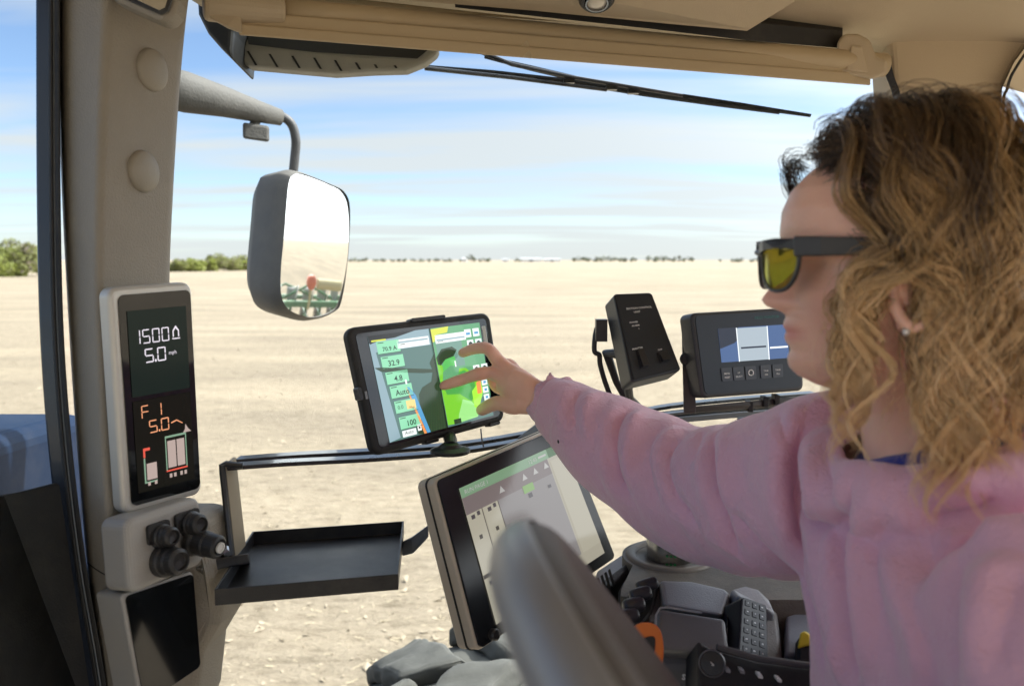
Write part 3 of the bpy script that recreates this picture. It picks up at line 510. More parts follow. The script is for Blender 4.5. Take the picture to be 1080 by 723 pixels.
for th in (R_(10), R_(170), R_(90)):
    d = wa * math.cos(th) + wb * math.sin(th); s_ = wn.cross(d).normalized(); mb = MB(); p0 = hc + d * .06; p1 = wcn + d * (RW - .005) - wn * .004
    mb.prism([p0 - s_ * .024 - wn * .008, p0 + s_ * .024 - wn * .008, p0 + s_ * .024 + wn * .008, p0 - s_ * .024 + wn * .008], [p1 - s_ * .015 - wn * .006, p1 + s_ * .015 - wn * .006, p1 + s_ * .015 + wn * .006, p1 - s_ * .015 + wn * .006]); mb.build('spoke', darkg, sw, bevel=.004)
mb = MB(); mb.tube([hc - wn * .01, hc - wn * .30 - Vector((0, 0, .25)), hc - wn * .33 - Vector((0, 0, 1.0))], [.035, .05, .07], 20); mb.build('steering_column', black, sw, smooth=True)
# --- dusty front tyre outside
tc_ = C(545, 703, 1.95); TR, TW = .74, .30; tcen = Vector((tc_.x, tc_.y + .05, tc_.z - TR)); tyrem = mat('dusty_tyre', (.105, .105, .096), .95, bump=1.0, bscale=34, var=.35, vscale=14)
mb = MB(); prof = []; 
for i in range(72):
    th = 2 * math.pi * i / 72; d = Vector((math.cos(th), 0, math.sin(th)))
    for (u, r) in ((-TW, TR * .60), (-TW * 1.02, TR * .78), (-TW * .9, TR * .89), (-TW * .5, TR * .935), (0, TR * .945), (TW * .5, TR * .935), (TW * .9, TR * .89), (TW * 1.02, TR * .78), (TW, TR * .60)): prof.append(tcen + d * r + Vector((0, u, 0)))
mb.add(prof, [(i * 9 + j, ((i + 1) % 72) * 9 + j, ((i + 1) % 72) * 9 + j + 1, i * 9 + j + 1) for i in range(72) for j in range(8)])
for i in range(16):
    for sgn in (-1, 1):
        th = 2 * math.pi * (i + (.5 if sgn > 0 else 0)) / 16 + .09; sec = []
        for k in range(7):
            u = k / 6; a = th + .26 * u * 1.0; y = sgn * TW * (.03 + .95 * u); r0 = TR * (.93 - .06 * u ** 3); r1 = TR * (1.0 - .055 * u ** 3)
            d = Vector((math.cos(a), 0, math.sin(a))); tg = Vector((-math.sin(a), 0, math.cos(a))); w0, w1 = .105 - .006 * u, .085
            c0 = tcen + Vector((0, y, 0)); jit = .004 * RNG.normal()
            sec.append([c0 + d * r0 - tg * w0, c0 + d * (r1 + jit) - tg * w1, c0 + d * (r1 + jit) + tg * w1, c0 + d * r0 + tg * w0])
        mb.add([p for s_ in sec for p in s_], [(4 * k + j, 4 * k + (j + 1) % 4, 4 * k + 4 + (j + 1) % 4, 4 * k + 4 + j) for k in range(6) for j in range(4)] + [(0, 1, 2, 3), (24, 25, 26, 27)])
ty = mb.build('front_tyre', tyrem, T, smooth=True, bevel=.012)
for md in (('sub', 'SUBSURF'),):
    q = ty.modifiers.new('sub', 'SUBSURF'); q.levels = q.render_levels = 2; q.subdivision_type = 'SIMPLE'
tx_ = bpy.data.textures.new('clods', 'CLOUDS'); tx_.noise_scale = .06; tx_.noise_depth = 6; q = ty.modifiers.new('dirt', 'DISPLACE'); q.texture = tx_; q.strength = .028; q.texture_coords = 'GLOBAL'
mb = MB(); mb.lathe(tcen + Vector((0, -TW * .7, 0)), (0, 1, 0), [(.05, -.02), (TR * .4, 0), (TR * .58, -.05), (TR * .6, .0), (TR * .6, TW * 1.4), (.1, TW * 1.2)], 40); mb.build('wheel_rim', mat('rim_grey', (.4, .4, .38), .5), ty)
# ================================================================== ARMREST CONSOLE (part of the tractor)
def blk(name, pts, zs, depth, m, parent, bev=.006, bseg=3):     # polygon of a top/front face given as columns/rows/depths, extruded down and away
    a = [C(x, y, z) for (x, y), z in zip(pts, zs)]; return MB().extr(a, Vector(depth)).build(name, m, parent, bevel=bev, bseg=bseg)
# brown sill tray along the window with a cup well
zs_ = EYE - .345
def onh(px, py, h):                                               # point of the horizontal plane h below the eye under that column and row
    d = C(px, py, 1) - O; return O + d * (-h / d.z)
SH = .42
cupc = onh(707, 586, SH); CR = .048
shp = [onh(x, y, SH) for x, y in ((652, 628), (672, 586), (690, 560), (760, 548), (900, 566), (960, 590), (960, 632), (700, 632))]
mb = MB(); N_ = 40; ringo = []
import itertools
# sill top as a ring of quads from the cup well to the outline, so that the well is a real hole
cen_ = Vector((cupc.x, cupc.y, shp[0].z))
def ray_out(ang):
    d = Vector((math.cos(ang), math.sin(ang), 0)); best = None
    for i in range(len(shp)):
        a, b = shp[i], shp[(i + 1) % len(shp)]; e = b - a; den = d.x * e.y - d.y * e.x
        if abs(den) < 1e-9: continue
        t = ((a.x - cen_.x) * e.y - (a.y - cen_.y) * e.x) / den; s = ((a.x - cen_.x) * d.y - (a.y - cen_.y) * d.x) / den
        if t > 0 and -1e-6 <= s <= 1 + 1e-6 and (best is None or t < best): best = t
    return cen_ + d * (best or .1)
angs = [2 * math.pi * i / 120 for i in range(120)]
R0 = [cen_ + Vector((math.cos(a), math.sin(a), 0)) * CR for a in angs]; R1 = [cen_ + Vector((math.cos(a), math.sin(a), 0)) * (CR + .009) + Vector((0, 0, .004)) for a in angs]; R2 = [cen_ + Vector((math.cos(a), math.sin(a), 0)) * (CR + .016) for a in angs]; R3 = [ray_out(a) for a in angs]; R3 = [p if (p - cen_).length > CR + .02 else cen_ + (p - cen_).normalized() * (CR + .02) for p in R3]; R4 = [p - Vector((0, 0, .25)) for p in R3]; Rw = [p - Vector((0, 0, .09)) for p in R0]
mb.add(Rw + R0 + R1 + R2 + R3 + R4, [(k * 120 + i, k * 120 + (i + 1) % 120, (k + 1) * 120 + (i + 1) % 120, (k + 1) * 120 + i) for k in range(5) for i in range(120)] + [tuple(range(120))])
cons = mb.build('armrest_console', olive, T, smooth=False)
mb = MB(); mb.lathe(cen_ - Vector((0, 0, .088)), (0, 0, 1), [(CR - .001, 0), (CR - .001, .086), (CR + .004, .092), (CR + .012, .092), (CR + .016, .087)], 60); mb.build('cup_well', mat('cup_well_tan', (.17, .15, .12), .5, bump=.2, bscale=400), cons, smooth=True, fix=True)
# pale ledge and vent at the window side
blk('window_ledge', [(628, 600), (684, 563), (688, 574), (664, 606), (632, 640)], [1.16, 1.24, 1.22, 1.12, 1.08], (0, .0, -.10), midg, cons, .008)
blk('ledge_groove', [(634, 612), (674, 582), (677, 589), (650, 614), (637, 628)], [1.10, 1.16, 1.15, 1.10, 1.07], (0, .0, -.06), black, cons, .004)
mb = MB()
for i in range(4): mb.prism([C(629 + 4 * i, 610 - 3 * i, 1.085 - .002 * i), C(631.5 + 4 * i, 608 - 3 * i, 1.085 - .002 * i), C(637 + 4 * i, 626 - 3 * i, 1.085), C(634.5 + 4 * i, 628 - 3 * i, 1.085)], [C(629 + 4 * i, 610 - 3 * i, 1.095), C(631.5 + 4 * i, 608 - 3 * i, 1.095), C(637 + 4 * i, 626 - 3 * i, 1.095), C(634.5 + 4 * i, 628 - 3 * i, 1.095)])
mb.build('air_vent', black, cons, bevel=.001)
# armrest body
arm = blk('armrest_body', [(694, 612), (728, 613), (766, 621), (772, 626), (768, 662), (770, 700), (700, 706), (686, 690), (684, 640)], [1.02, 1.03, 1.02, 1.01, .93, .90, .90, .91, .96], (0, .05, -.22), darkg, cons, .010, 4)
blk('armrest_pad', [(696, 611), (728, 612), (765, 620), (771, 626), (763, 648), (700, 637)], [1.005, 1.015, 1.005, .995, .95, .955], (0, .02, -.02), midg, cons, .006, 3)  # lighter bluish top: reflected sky put into the colour
blk('armrest_lid', [(694, 641), (765, 652), (770, 690), (692, 684)], [.925, .92, .885, .89], (0, .03, -.03), mat('lid_grey', (.14, .14, .145), .4, bump=.2, bscale=500, var=.1), cons, .005, 3)
mb = MB(); mb.tube([C(690, 684, .884), C(692, 648, .915), C(696, 641, .92), (C(704, 640, .92)), C(740, 646, .915)], .0012, 8); mb.build('lid_seam', mat('seam_light', (.30, .31, .33), .4), cons)
# four thumb rollers
for i, (x, y, r) in enumerate(((680, 617, 11), (673, 626, 12), (666, 637, 13), (660, 648, 13))):
    z = .985 - .02 * i; a = C(x - 8, y + 3, z) ; b = C(x + 13, y - 4 + i * 1.5, z + .005); rr = r * z / FPX * .62
    mb = MB(); d = (b - a); P = [a - d * .02, a, a + d * .12, a + d * .5, b - d * .12, b, b + d * .02]; mb.tube(P, [rr * .3, rr * .75, rr * .97, rr * 1.03, rr * .97, rr * .75, rr * .3], 22); mb.build('thumb_roller', mat('roller_black', (.032, .032, .036), .36, bump=.2, bscale=500), cons, smooth=True)
blk('roller_base', [(690, 612), (697, 614), (688, 640), (676, 660), (650, 664), (652, 645), (664, 622)], [1.01, 1.01, .955, .935, .935, .96, .995], (0, .03, -.12), matte, cons, .006)
# orange hand throttle
mb = MB(); P = crom([(660, 662), (669, 658), (681, 659), (689, 667), (692, 684), (691, 700), (689, 716), (680, 716), (674, 700), (669, 690), (661, 680), (658, 670)], 40)[:-1]; P = P + np.array([8, -2]); z = .80
mb.prism([C(x, y, z) for x, y in P], [C(x, y, z + .03) for x, y in P]); ot = mb.build('throttle_lever', orange, cons, bevel=.007, bseg=4)
mb = MB(); P = crom([(664, 678), (672, 673), (682, 672), (683, 682), (681, 692), (674, 692), (668, 688), (664, 678)], 24)[:-1] + np.array([8, -1]); mb.prism([C(x, y, z - .002) for x, y in P], [C(x, y, z + .01) for x, y in P]); mb.build('thumb_switch', matte, ot, bevel=.002)
# keypad: a curved dark strip with three columns of printed buttons
Qk = Quad(C(783, 628, .955), C(809, 637, .985), C(811, 700, .91), C(779, 690, .885))
mb = MB(); Qk.slab(mb, 0, 0, 1, 1, .006, -.03, 0, 6); kp = mb.build('keypad', mat('keypad_black', (.010, .013, .02), .5, spec=.3), cons, bevel=.005, bseg=4)
lit = mat('keypad_print', (.6, .63, .66), .5); bd = mat('button_dark', (.016, .020, .03), .55, spec=.3)
for j in range(6):
    for i in range(3):
        u, v = .22 + .28 * i, .10 + .155 * j; s_ = .02 + .025 * ((i * 7 + j * 5) % 3) / 2
        mb = MB(); mb.use(bd); Qk.slab(mb, u - .10, v - .05, u + .10, v + .05, .0015, -.001, .0008); mb.use(lit); Qk.slab(mb, u - s_, v - .012, u + s_ * .5, v + .004, .0005, .0008, .0011); mb.build('keypad_button', None, kp)
blk('keypad_cowl', [(770, 622), (786, 616), (800, 620), (812, 632), (818, 648), (810, 640), (798, 632), (778, 628)], [1.0, 1.01, 1.01, 1.0, .98, .975, .97, .965], (0, .01, -.03), midg, cons, .004)
blk('keypad_surround', [(774, 630), (820, 642), (828, 706), (770, 700)], [1.0, 1.0, .93, .92], (0, .04, -.2), darkg, cons, .006)
# right hand box with a yellow lever
rb = blk('control_box', [(829, 648), (866, 637), (900, 640), (900, 688), (828, 690)], [1.0, 1.03, 1.03, .93, .93], (0, .04, -.2), mat('box_bluegrey', (.16, .185, .225), .45, bump=.2, bscale=400), cons, .005)
mb = MB(); mb.prism([C(839, 678, .90), C(845, 668, .90), C(860, 672, .91), C(876, 668, .91), C(882, 700, .89), C(838, 706, .89)], [C(839, 678, .95), C(845, 668, .95), C(860, 672, .96), C(876, 668, .96), C(882, 700, .94), C(838, 706, .94)]); mb.build('lever_boot', matte, cons, bevel=.006)
mb = MB(); mb.prism([C(841, 684, .893), C(844, 667, .893), C(849, 664.5, .893), C(854, 668, .893), C(858, 682, .893), C(853, 680, .893), C(846, 682, .893)], [C(841, 684, .915), C(844, 667, .915), C(849, 664.5, .915), C(854, 668, .915), C(858, 682, .915), C(853, 680, .915), C(846, 682, .915)]); mb.build('yellow_lever', yellow, cons, bevel=.003, bseg=3)
# lower front panel with a round button
lp = blk('lower_panel', [(736, 674), (752, 684), (800, 697), (892, 706), (900, 770), (736, 770)], [.85, .85, .85, .85, .82, .82], (0, .06, -.05), matte, cons, .004)
mb = MB(); mb.tube([C(756, 682, .845), C(800, 694, .843), (C(850, 701, .843)), C(892, 703, .843)], .0038, 10); mb.build('trim_band', mat('trim_dark', (.07, .07, .07), .4), cons)
c = C(751, 699, .838); ax = (O - c).normalized(); mb = MB(); mb.use(mat('ring_grey', (.10, .10, .105), .35)).lathe(c, ax, [(.0135, -.01), (.0140, .002), (.0125, .004), (.0115, .002)], 36); mb.use(black).lathe(c, ax, [(.0115, -.004), (.0115, .003), (.0003, .004)], 36); rbn = mb.build('round_button', None, cons)
Qn = Quad(C(744, 692, .833), C(758, 692, .833), C(758, 706, .833), C(744, 706, .833)); mb = MB(); Qn.poly(mb, white, [(.38, .35), (.62, .55), (.58, .62), (.36, .42)], .0006); Qn.poly(mb, white, [(.58, .50), (.66, .66), (.45, .66), (.45, .6), (.58, .6)], .0006); mb.build('button_mark', None, rbn, fix=False)
for x, y in ((768, 706), (783, 707), (802, 712), (822, 716)):
    Qn = Quad(C(x - 4, y - 2, .832), C(x + 4, y, .832), C(x + 4, y + 4, .832), C(x - 4, y + 2, .832)); mb = MB(); Qn.slab(mb, .2, .1, .8, .9, .0006, -.01, .0006); mb.build('button', white if x > 800 else mat('dim_print', (.25, .25, .26), .5), cons)
Qn = Quad(C(717, 703, .884), C(728, 705, .884), C(727, 717, .884), C(716, 715, .884)); mb = MB(); Qn.text(mb, white, 'S', .2, .9, .006, .004, bold=.06); mb.build('armrest_mark', None, cons, fix=False)

# ================================================================== THE INSULATED TUMBLER
tb_ = Vector((cen_.x, cen_.y, cen_.z - .085)); tum = thing('tumbler', 'brushed steel tumbler with green print standing in the cup holder', 'tumbler', tb_)
MB().lathe(tb_, (0, 0, 1), [(.030, 0), (.031, .004), (.033, .08), (.035, .13), (.036, .150), (.0355, .152)], 48).build('tumbler_body', steel, tum, smooth=True)
MB().lathe(tb_ + Vector((0, 0, .152)), (0, 0, 1), [(.0375, -.004), (.038, .006), (.035, .012), (.0005, .012)], 48).build('lid', black, tum, smooth=True)
mb = MB()
for k, (th, z, r) in enumerate([(-1.9 + .16 * (i % 3), .085 + .012 * (i // 3), .003) for i in range(9)]):
    a = th; R1_ = .0335 + .02 * (z - .08) + .0012; c = tb_ + Vector((math.cos(a) * R1_, math.sin(a) * R1_, z)); r = .0018; t1 = Vector((-math.sin(a), math.cos(a), 0)); mb.add([c + t1 * r * math.cos(q) * 1.2 + Vector((0, 0, r * math.sin(q))) for q in np.linspace(0, 6.28, 8)[:-1]], [tuple(range(7))])
mb.build('printed_mark', greenp, tum)

# ================================================================== RAIL, TRAY, CLAMP
rail = thing('equipment_rail', 'black steel rail bent up at the pillar and running along the window', 'rail', C(236, 590, 1.06))
def zr(px): return 1.08 + (px - 236) / (850 - 236) * .40
RA = [(237, 492), (300, 487.5), (390, 483), (480, 476), (560, 463), (640, 449), (690, 438), (760, 430.5), (850, 424)]
def flatbar(name, pts, zf, wdp, th, m, parent, bev=.0012):        # strip of a flat bar: wdp metres deep (away), th thick
    mb = MB(); P = crom(pts, 40); a = []
    for x, y in P: p = C(x, y, zf(x)); a.append([p, p + Vector((0, wdp, 0)), p + Vector((0, wdp, -th)), p + Vector((0, 0, -th))])
    n = len(a); mb.add([p for q in a for p in q], [(4 * i + j, 4 * i + (j + 1) % 4, 4 * i + 4 + (j + 1) % 4, 4 * i + 4 + j) for i in range(n - 1) for j in range(4)] + [(0, 1, 2, 3), (4 * n - 4, 4 * n - 3, 4 * n - 2, 4 * n - 1)]); return mb.build(name, m, parent, bevel=bev)
flatbar('rail_bar', RA, zr, .024, .006, steelb, rail); flatbar('rail_bar', [(x + 10, y - 7.5 - (x - 236) * .004) for x, y in RA], lambda x: zr(x) + .040, .024, .006, steelb, rail)
flatbar('rail_bar', [(680, 443), (760, 436), (850, 429)], lambda x: zr(x) - .01, .03, .010, mat('steel_blue_sheen', (.05, .065, .09), .3, coat=.3), rail)  # last bar: blue reflection on black steel put into its colour
mb = MB(); p0, p1 = C(234.5, 491, 1.08), C(245, 588, 1.06); mb.prism([p0, p0 + Vector((.0045, 0, 0)), p0 + Vector((.0045, .042, .002)), p0 + Vector((0, .042, .002))], [p1, p1 + Vector((.0045, 0, 0)), p1 + Vector((.0045, .042, .002)), p1 + Vector((0, .042, .002))]); mb.build('rail_upright', mat('upright_lit_tan', (.30, .25, .17), .5, var=.15, vscale=20), rail, bevel=.0012)  # tan is ground light reflected on the black leg, put into its colour
mb = MB(); q0, q1 = C(234, 491, 1.079), C(244.5, 588, 1.059); mb.tube([q1, q0.lerp(q1, .06), q0, C(238, 489, 1.081), C(256, 491, 1.085)], .0045, 8); mb.build('upright_edge', steelb, rail)
mb = MB(); mb.prism([C(208, 592, 1.02), C(262, 583, 1.05), C(264, 594, 1.05), C(208, 604, 1.02)], [C(208, 592, 1.10), C(262, 583, 1.13), C(264, 594, 1.13), C(208, 604, 1.10)]); cl_ = mb.build('mounting_plate', steelb, rail, bevel=.002)
for x, y in ((213, 598), (229, 586), (236, 581)):
    mb = MB(); mb.lathe(C(x, y, 1.012 if x < 225 else 1.05), (0, -.6, 1), [(.008, -.006), (.008, .003), (.006, .006), (.0003, .006)], 6); mb.build('bolt_head', chrome, cl_)
tp = [onh(x, y, .392) for x, y in ((266, 560), (426, 549), (420, 605), (226, 621))]
tray = thing('tray', 'empty black sheet steel tray with low walls beside the pillar', 'tray', (tp[0] + tp[2]) / 2 - Vector((0, 0, .03)))
dn = Vector((0, 0, -.0205)); inn = [p + ((tp[0] + tp[2]) / 2 - p).normalized() * .0035 for p in tp]; mb = MB(); trm = mat('tray_black', (.012, .0125, .015), .42, var=.25, vscale=14, bump=.2, bscale=700, dust=.10)
fl = [p + dn + Vector((0, 0, .0025)) for p in inn]
mb.add(tp + inn + fl + [p + dn for p in tp], [(i, (i + 1) % 4, 4 + (i + 1) % 4, 4 + i) for i in range(4)] + [(4 + i, 4 + (i + 1) % 4, 8 + (i + 1) % 4, 8 + i) for i in range(4)] + [(8, 9, 10, 11), (12, 13, 14, 15)] + [(i, (i + 1) % 4, 12 + (i + 1) % 4, 12 + i) for i in range(4)])
mb.build('tray_pan', trm, tray, bevel=.0008)
mb = MB(); a = tp[0].lerp(tp[3], .35) + dn - Vector((0, 0, .0)); mb.box(a + Vector((-.03, 0, -.006)), Vector((.10, 0, 0)), Vector((0, .035, 0)), Vector((0, 0, .0055))); mb.build('tray_bracket', steelb, tray, bevel=.001)

# ================================================================== TABLET
Qt = Quad(C(366, 345, 1.157), C(518, 328.5, 1.311), C(535, 443, 1.307), C(396, 481.5, 1.153))
tab = thing('tablet', 'tablet in a rugged black case showing a green field map', 'tablet', Qt.p(.55, 1, -.01))
mb = MB(); Qt.slab(mb, 0, 0, 1, 1, .016, -.024, -.003, 7); case = mb.build('case', matte, tab, bevel=.006, bseg=4)
mb = MB(); Qt.slab(mb, .045, .055, .955, .945, .006, -.004, -.0022); mb.build('bezel', gloss, case)
for u0, v0, u1, v1 in ((-.012, .46, .01, .56), (.42, -.018, .66, .012), (.36, .985, .46, 1.018), (.86, .985, .95, 1.018)):
    mb = MB(); Qt.slab(mb, u0, v0, u1, v1, .003, -.018, -.002); mb.build('case_bumper', black, case, bevel=.0015)
mb = MB(); Qt.slab(mb, .025, .50, .04, .56, .0008, -.004, -.002); mb.build('camera_window', midg, case); mb = MB(); Qt.slab(mb, .915, .12, .945, .36, .002, -.004, -.0018); mb.build('case_label', white, case)
S0, S1, Tt, Tb = .115, .90, .085, .925
E_ = lambda n, c, s=.62: emat('screen_' + n, c, s, .12)
teal = E_('slate_teal', (.075, .15, .135)); mint = E_('mint', (.22, .56, .34)); drk = E_('dark_green', (.022, .045, .02)); dk2 = E_('deep_green', (.035, .075, .028)); lime = E_('lime', (.16, .48, .03)); lim2 = E_('bright_lime', (.32, .72, .05)); grn = E_('leaf_green', (.06, .30, .06)); gr2 = E_('field_green', (.10, .30, .14)); grey = E_('blue_grey', (.25, .33, .38)); wht = E_('white', (.72, .76, .74)); org = E_('orange', (.75, .26, .08)); blu = E_('blue', (.08, .28, .50)); txt = E_('text', (.02, .05, .03), .3); pale = E_('pale_blue', (.22, .32, .36)); yel = E_('yellow', (.55, .58, .05)); pgr = E_('pale_green', (.28, .62, .20)); blk_ = E_('map_black', (.01, .012, .01), .3)
mb = MB()
def U(u): return S0 + (S1 - S0) * u
def Vv(v): return Tt + (Tb - Tt) * v
def trect(m, a, b, c, d, off): Qt.rect(mb, m, U(a), Vv(b), U(c), Vv(d), off)
def tpoly(m, pts, off): Qt.poly(mb, m, [(U(x), Vv(y)) for x, y in pts], off)
o1, o2, o3, o4, o5 = -.0016, -.0012, -.0008, -.0004, 0.0
trect(teal, 0, 0, 1, 1, o1)
trect(pale, 0, 0, .52, .16, o1 + .0002)
tpoly(blk_, [(0, 0), (.40, 0), (.22, .045), (.10, .05), (.02, .075), (0, .09)], o2)
trect(yel, .02, .045, .14, .06, o3)
tpoly(pale, [(0, .07), (.035, .10), (.10, .98), (0, 1)], o2)
trect(gr2, .525, 0, 1, .78, o2); trect(E_('map_slate', (.13, .25, .20)), .56, .15, .80, .42, o2 + .0001)
tpoly(yel, [(.535, .01), (.70, .0), (.68, .06), (.58, .07), (.55, .14), (.535, .14)], o3)
tpoly(drk, [(.26, .99), (.25, .90), (.31, .82), (.33, .62), (.37, .56), (.46, .52), (.49, .42), (.475, .34), (.53, .25), (.535, 1), (.3, 1)], o2)
for i in range(9): tpoly(dk2, [(.30 + .025 * i, 1), (.30 + .025 * i + .004, 1), (.40 + .018 * i, .56), (.40 + .018 * i - .002, .56)], o2 + .0001)
tpoly(drk, [(.0, .30), (.06, .305), (.50, .405), (.52, .44), (.40, .425), (.05, .345)], o3)
tpoly(lime, [(.54, .30), (.60, .42), (.66, .40), (.72, .44), (.80, .45), (.92, .62), (.90, .80), (.82, .96), (.62, .985), (.54, .98)], o3 - .0001)
tpoly(grn, [(.56, .58), (.62, .50), (.78, .47), (.86, .55), (.86, .72), (.80, .80), (.70, .70), (.58, .68)], o3); tpoly(gr2, [(.58, .45), (.66, .40), (.74, .42), (.72, .50), (.62, .55), (.56, .56)], o3 + .0001); tpoly(lim2, [(.82, .70), (.92, .60), (.93, .72), (.86, .90), (.82, .86)], o3 + .0002); tpoly(pgr, [(.66, .90), (.72, .76), (.80, .80), (.86, .90), (.84, .97), (.64, .985)], o3); tpoly(org, [(.875, .62), (.92, .60), (.915, .74), (.87, .74)], o4)
tpoly(E_('sage', (.09, .42, .10)), [(.585, .38), (.62, .32), (.71, .31), (.72, .38), (.64, .47), (.585, .46)], o3); tpoly(drk, [(.54, .30), (.60, .22), (.70, .21), (.74, .25), (.70, .31), (.62, .33), (.57, .38), (.545, .37)], o4); trect(drk, .60, .94, .67, .99, o4)
trect(blk_, .523, 0, .534, 1, o4)
tpoly(org, [(.225, .53), (.235, .53), (.335, 1), (.312, 1)], o3); tpoly(blu, [(.255, .53), (.30, .62), (.37, 1), (.338, 1), (.237, .53)], o3); trect(wht, .23, .455, .245, .50, o4)
for k, (v, tx) in enumerate(((.13, '70.9 A'), (.275, '32.9'), (.425, '4.8'), (.56, 'Auto'), (.705, ''), (.86, '100'))):
    uu = .055 + .012 * k
    trect(mint, uu, v - .065, uu + .19, v + .05, o3); trect(drk, uu + .005, v + .05, uu + .195, v + .055, o3 + .0001); trect(txt, uu + .01, v - .055, uu + .06, v - .048, o4)
    if tx: Qt.text(mb, txt, tx, U(uu + .10), Vv(v + .03), .0085 if len(tx) < 5 else .0065, o4, 'CENTER', .02)
    else: Qt.text(mb, txt, '0.0', U(uu + .02), Vv(v + .015), .006, o4); trect(E_('amber', (.75, .55, .20)), uu + .10, v - .05, uu + .18, v + .03, o4)
for i in range(2):
    if i == 0: Qt.text(mb, txt, 'Map', U(.245), Vv(.735), .004, o5, 'CENTER')
trect(wht, .12, .925, .245, .985, o3); Qt.text(mb, txt, 'Auto', U(.18), Vv(.965), .0055, o4, 'CENTER'); trect(wht, .26, .90, .295, .96, o3); trect(txt, .27, .92, .285, .94, o4)
trect(wht, .225, .07, .505, .155, o3); trect(pale, .235, .09, .495, .105, o4); trect(txt, .25, .115, .29, .122, o4); trect(wht, .56, .075, .845, .16, o3); trect(pale, .57, .12, .835, .135, o4); trect(txt, .58, .14, .63, .146, o4)
for (a, b) in ((.875, .055), (.955, .055), (.885, .17), (.965, .17), (.905, .44), (.985, .44)):
    a -= .035; trect(wht, a, b, a + .062, b + .085, o3)
    if int(a * 100) % 2: tpoly(txt, [(a + .012, b + .03), (a + .03, b + .015), (a + .05, b + .03), (a + .05, b + .065), (a + .012, b + .065)], o4)
    else: trect(blu, a + .012, b + .035, a + .05, b + .06, o4)
for v in (.60, .68, .76, .84): trect(wht, .93, v, .985, v + .065, o3); trect(blu, .945, v + .02, .97, v + .045, o4)
trect(wht, .70, .36, .712, .42, o4)
mb.build('screen', None, tab, fix=False)
mb = MB(); b0_ = Qt.p(.60, .98, -.018); fo = C(474, 474, 1.19)
mb.use(black).tube([b0_ + Qt.n * -.01, b0_.lerp(fo, .5), fo + Vector((0, .02, 0))], .010, 14); mb.lathe(fo + Vector((0, .015, -.006)), (0, 0, 1), [(.030, -.002), (.030, .003), (.018, .007), (.012, .012)], 24); mb.build('tablet_mount', None, tab, bevel=.001)
mb = MB(); mb.tube([C(507, 452, 1.24), C(508, 462, 1.235), C(510, 471, 1.235)], .0012, 6); mb.build('stylus_cord', steelb, tab)

# ================================================================== TOUCH MONITOR
Qm = Quad(C(459, 505, 1.072), C(596, 446.5, 1.29), C(652, 588, 1.288), C(505.5, 688, 1.072))
mon = thing('touch_monitor', 'large tilted touch monitor with tan side and beige screen behind the steering wheel', 'monitor', Qm.p(.5, 1, -.03))
shell = mat('monitor_tan', (.58, .50, .39), .5, bump=.25, bscale=450, var=.06)
mb = MB(); Qm.slab(mb, .0, .0, 1.0, 1.0, .010, -.045, -.004, 6); ms = mb.build('shell', shell, mon, bevel=.005, bseg=4)
mb = MB(); Qm.slab(mb, -.004, -.004, 1.004, 1.004, .010, -.024, -.021, 6); mb.build('shell_seam', matte, ms)
mb = MB(); Qm.slab(mb, .012, .012, .988, .988, .008, -.005, -.001, 6); mb.build('bezel', mat('bezel_black', (.010, .012, .016), .25), mon, bevel=.001)
mb = MB(); P_, Q_ = (.125, .105), (.92, .915)
def mu(u): return P_[0] + (Q_[0] - P_[0]) * u
def mv_(v): return P_[1] + (Q_[1] - P_[1]) * v
def mrect(m, a, b, c, d, off): Qm.rect(mb, m, mu(a), mv_(b), mu(c), mv_(d), off)
F_ = lambda n, c, s=.40: emat('page_' + n, c, s, .16)
pg = F_('beige', (.40, .37, .29)); hd = F_('green', (.20, .33, .20)); br = F_('brown', (.19, .155, .15)); gy = F_('grey', (.25, .23, .225)); ln = F_('line', (.07, .06, .05)); cr_ = F_('cream', (.44, .41, .32)); gb = F_('button_green', (.22, .38, .12)); dkx = F_('ink', (.08, .07, .075)); pl = F_('pale', (.45, .44, .42))
mrect(pg, 0, 0, 1, 1, .0004); mrect(hd, 0, 0, 1, .075, .0008); mrect(F_('green_dark', (.05, .13, .04)), .82, 0, 1, .075, .001); mrect(br, 0, .075, .80, .20, .0008); mrect(br, .42, .075, .80, .20, .001)
mrect(gy, .27, .20, .80, .90, .0008); mrect(cr_, .82, .10, 1, .9, .0009)
for a, b in ((0, .125), (.14, .265)):
    mrect(cr_, a, .20, b, .64, .001); mrect(ln, b, .20, b + .006, .64, .0012); mrect(dkx, a + .03, .215, a + .06, .245, .0014); mrect(dkx, a + .08, .205, a + .105, .235, .0014); mrect(ln, a + .05, .37, a + .075, .40, .0014)
    mrect(cr_, a, .68, b, 1, .001); mrect(dkx, a + .03, .70, a + .05, .73, .0014); mrect(dkx, a + .09, .695, a + .11, .72, .0014)
mrect(ln, 0, .645, .27, .672, .0012)
for a, b in ((.30, .11), (.52, .10), (.63, .095), (.74, .09)): Qm.poly(mb, pl, [(mu(a), mv_(b + .05)), (mu(a + .025), mv_(b)), (mu(a + .05), mv_(b + .05))], .0014)
mrect(gb, .50, .19, .60, .25, .0014); mrect(dkx, .53, .26, .565, .295, .0014); mrect(dkx, .72, .27, .75, .295, .0014); mrect(pl, .72, .03, .80, .045, .0014); Qm.text(mb, pl, '12:40', mu(.62), mv_(.055), .006, .0014); Qm.text(mb, pl, 'RUN PAGE 1', mu(.03), mv_(.055), .006, .0014)
mb.build('screen', None, mon, fix=False)
mb = MB(); mb.tube([Qm.p(.5, .5, -.04), Qm.p(.55, .7, -.12), Qm.p(.75, 1.1, -.10) ], .018, 14); mb.build('monitor_arm', steelb, mon)
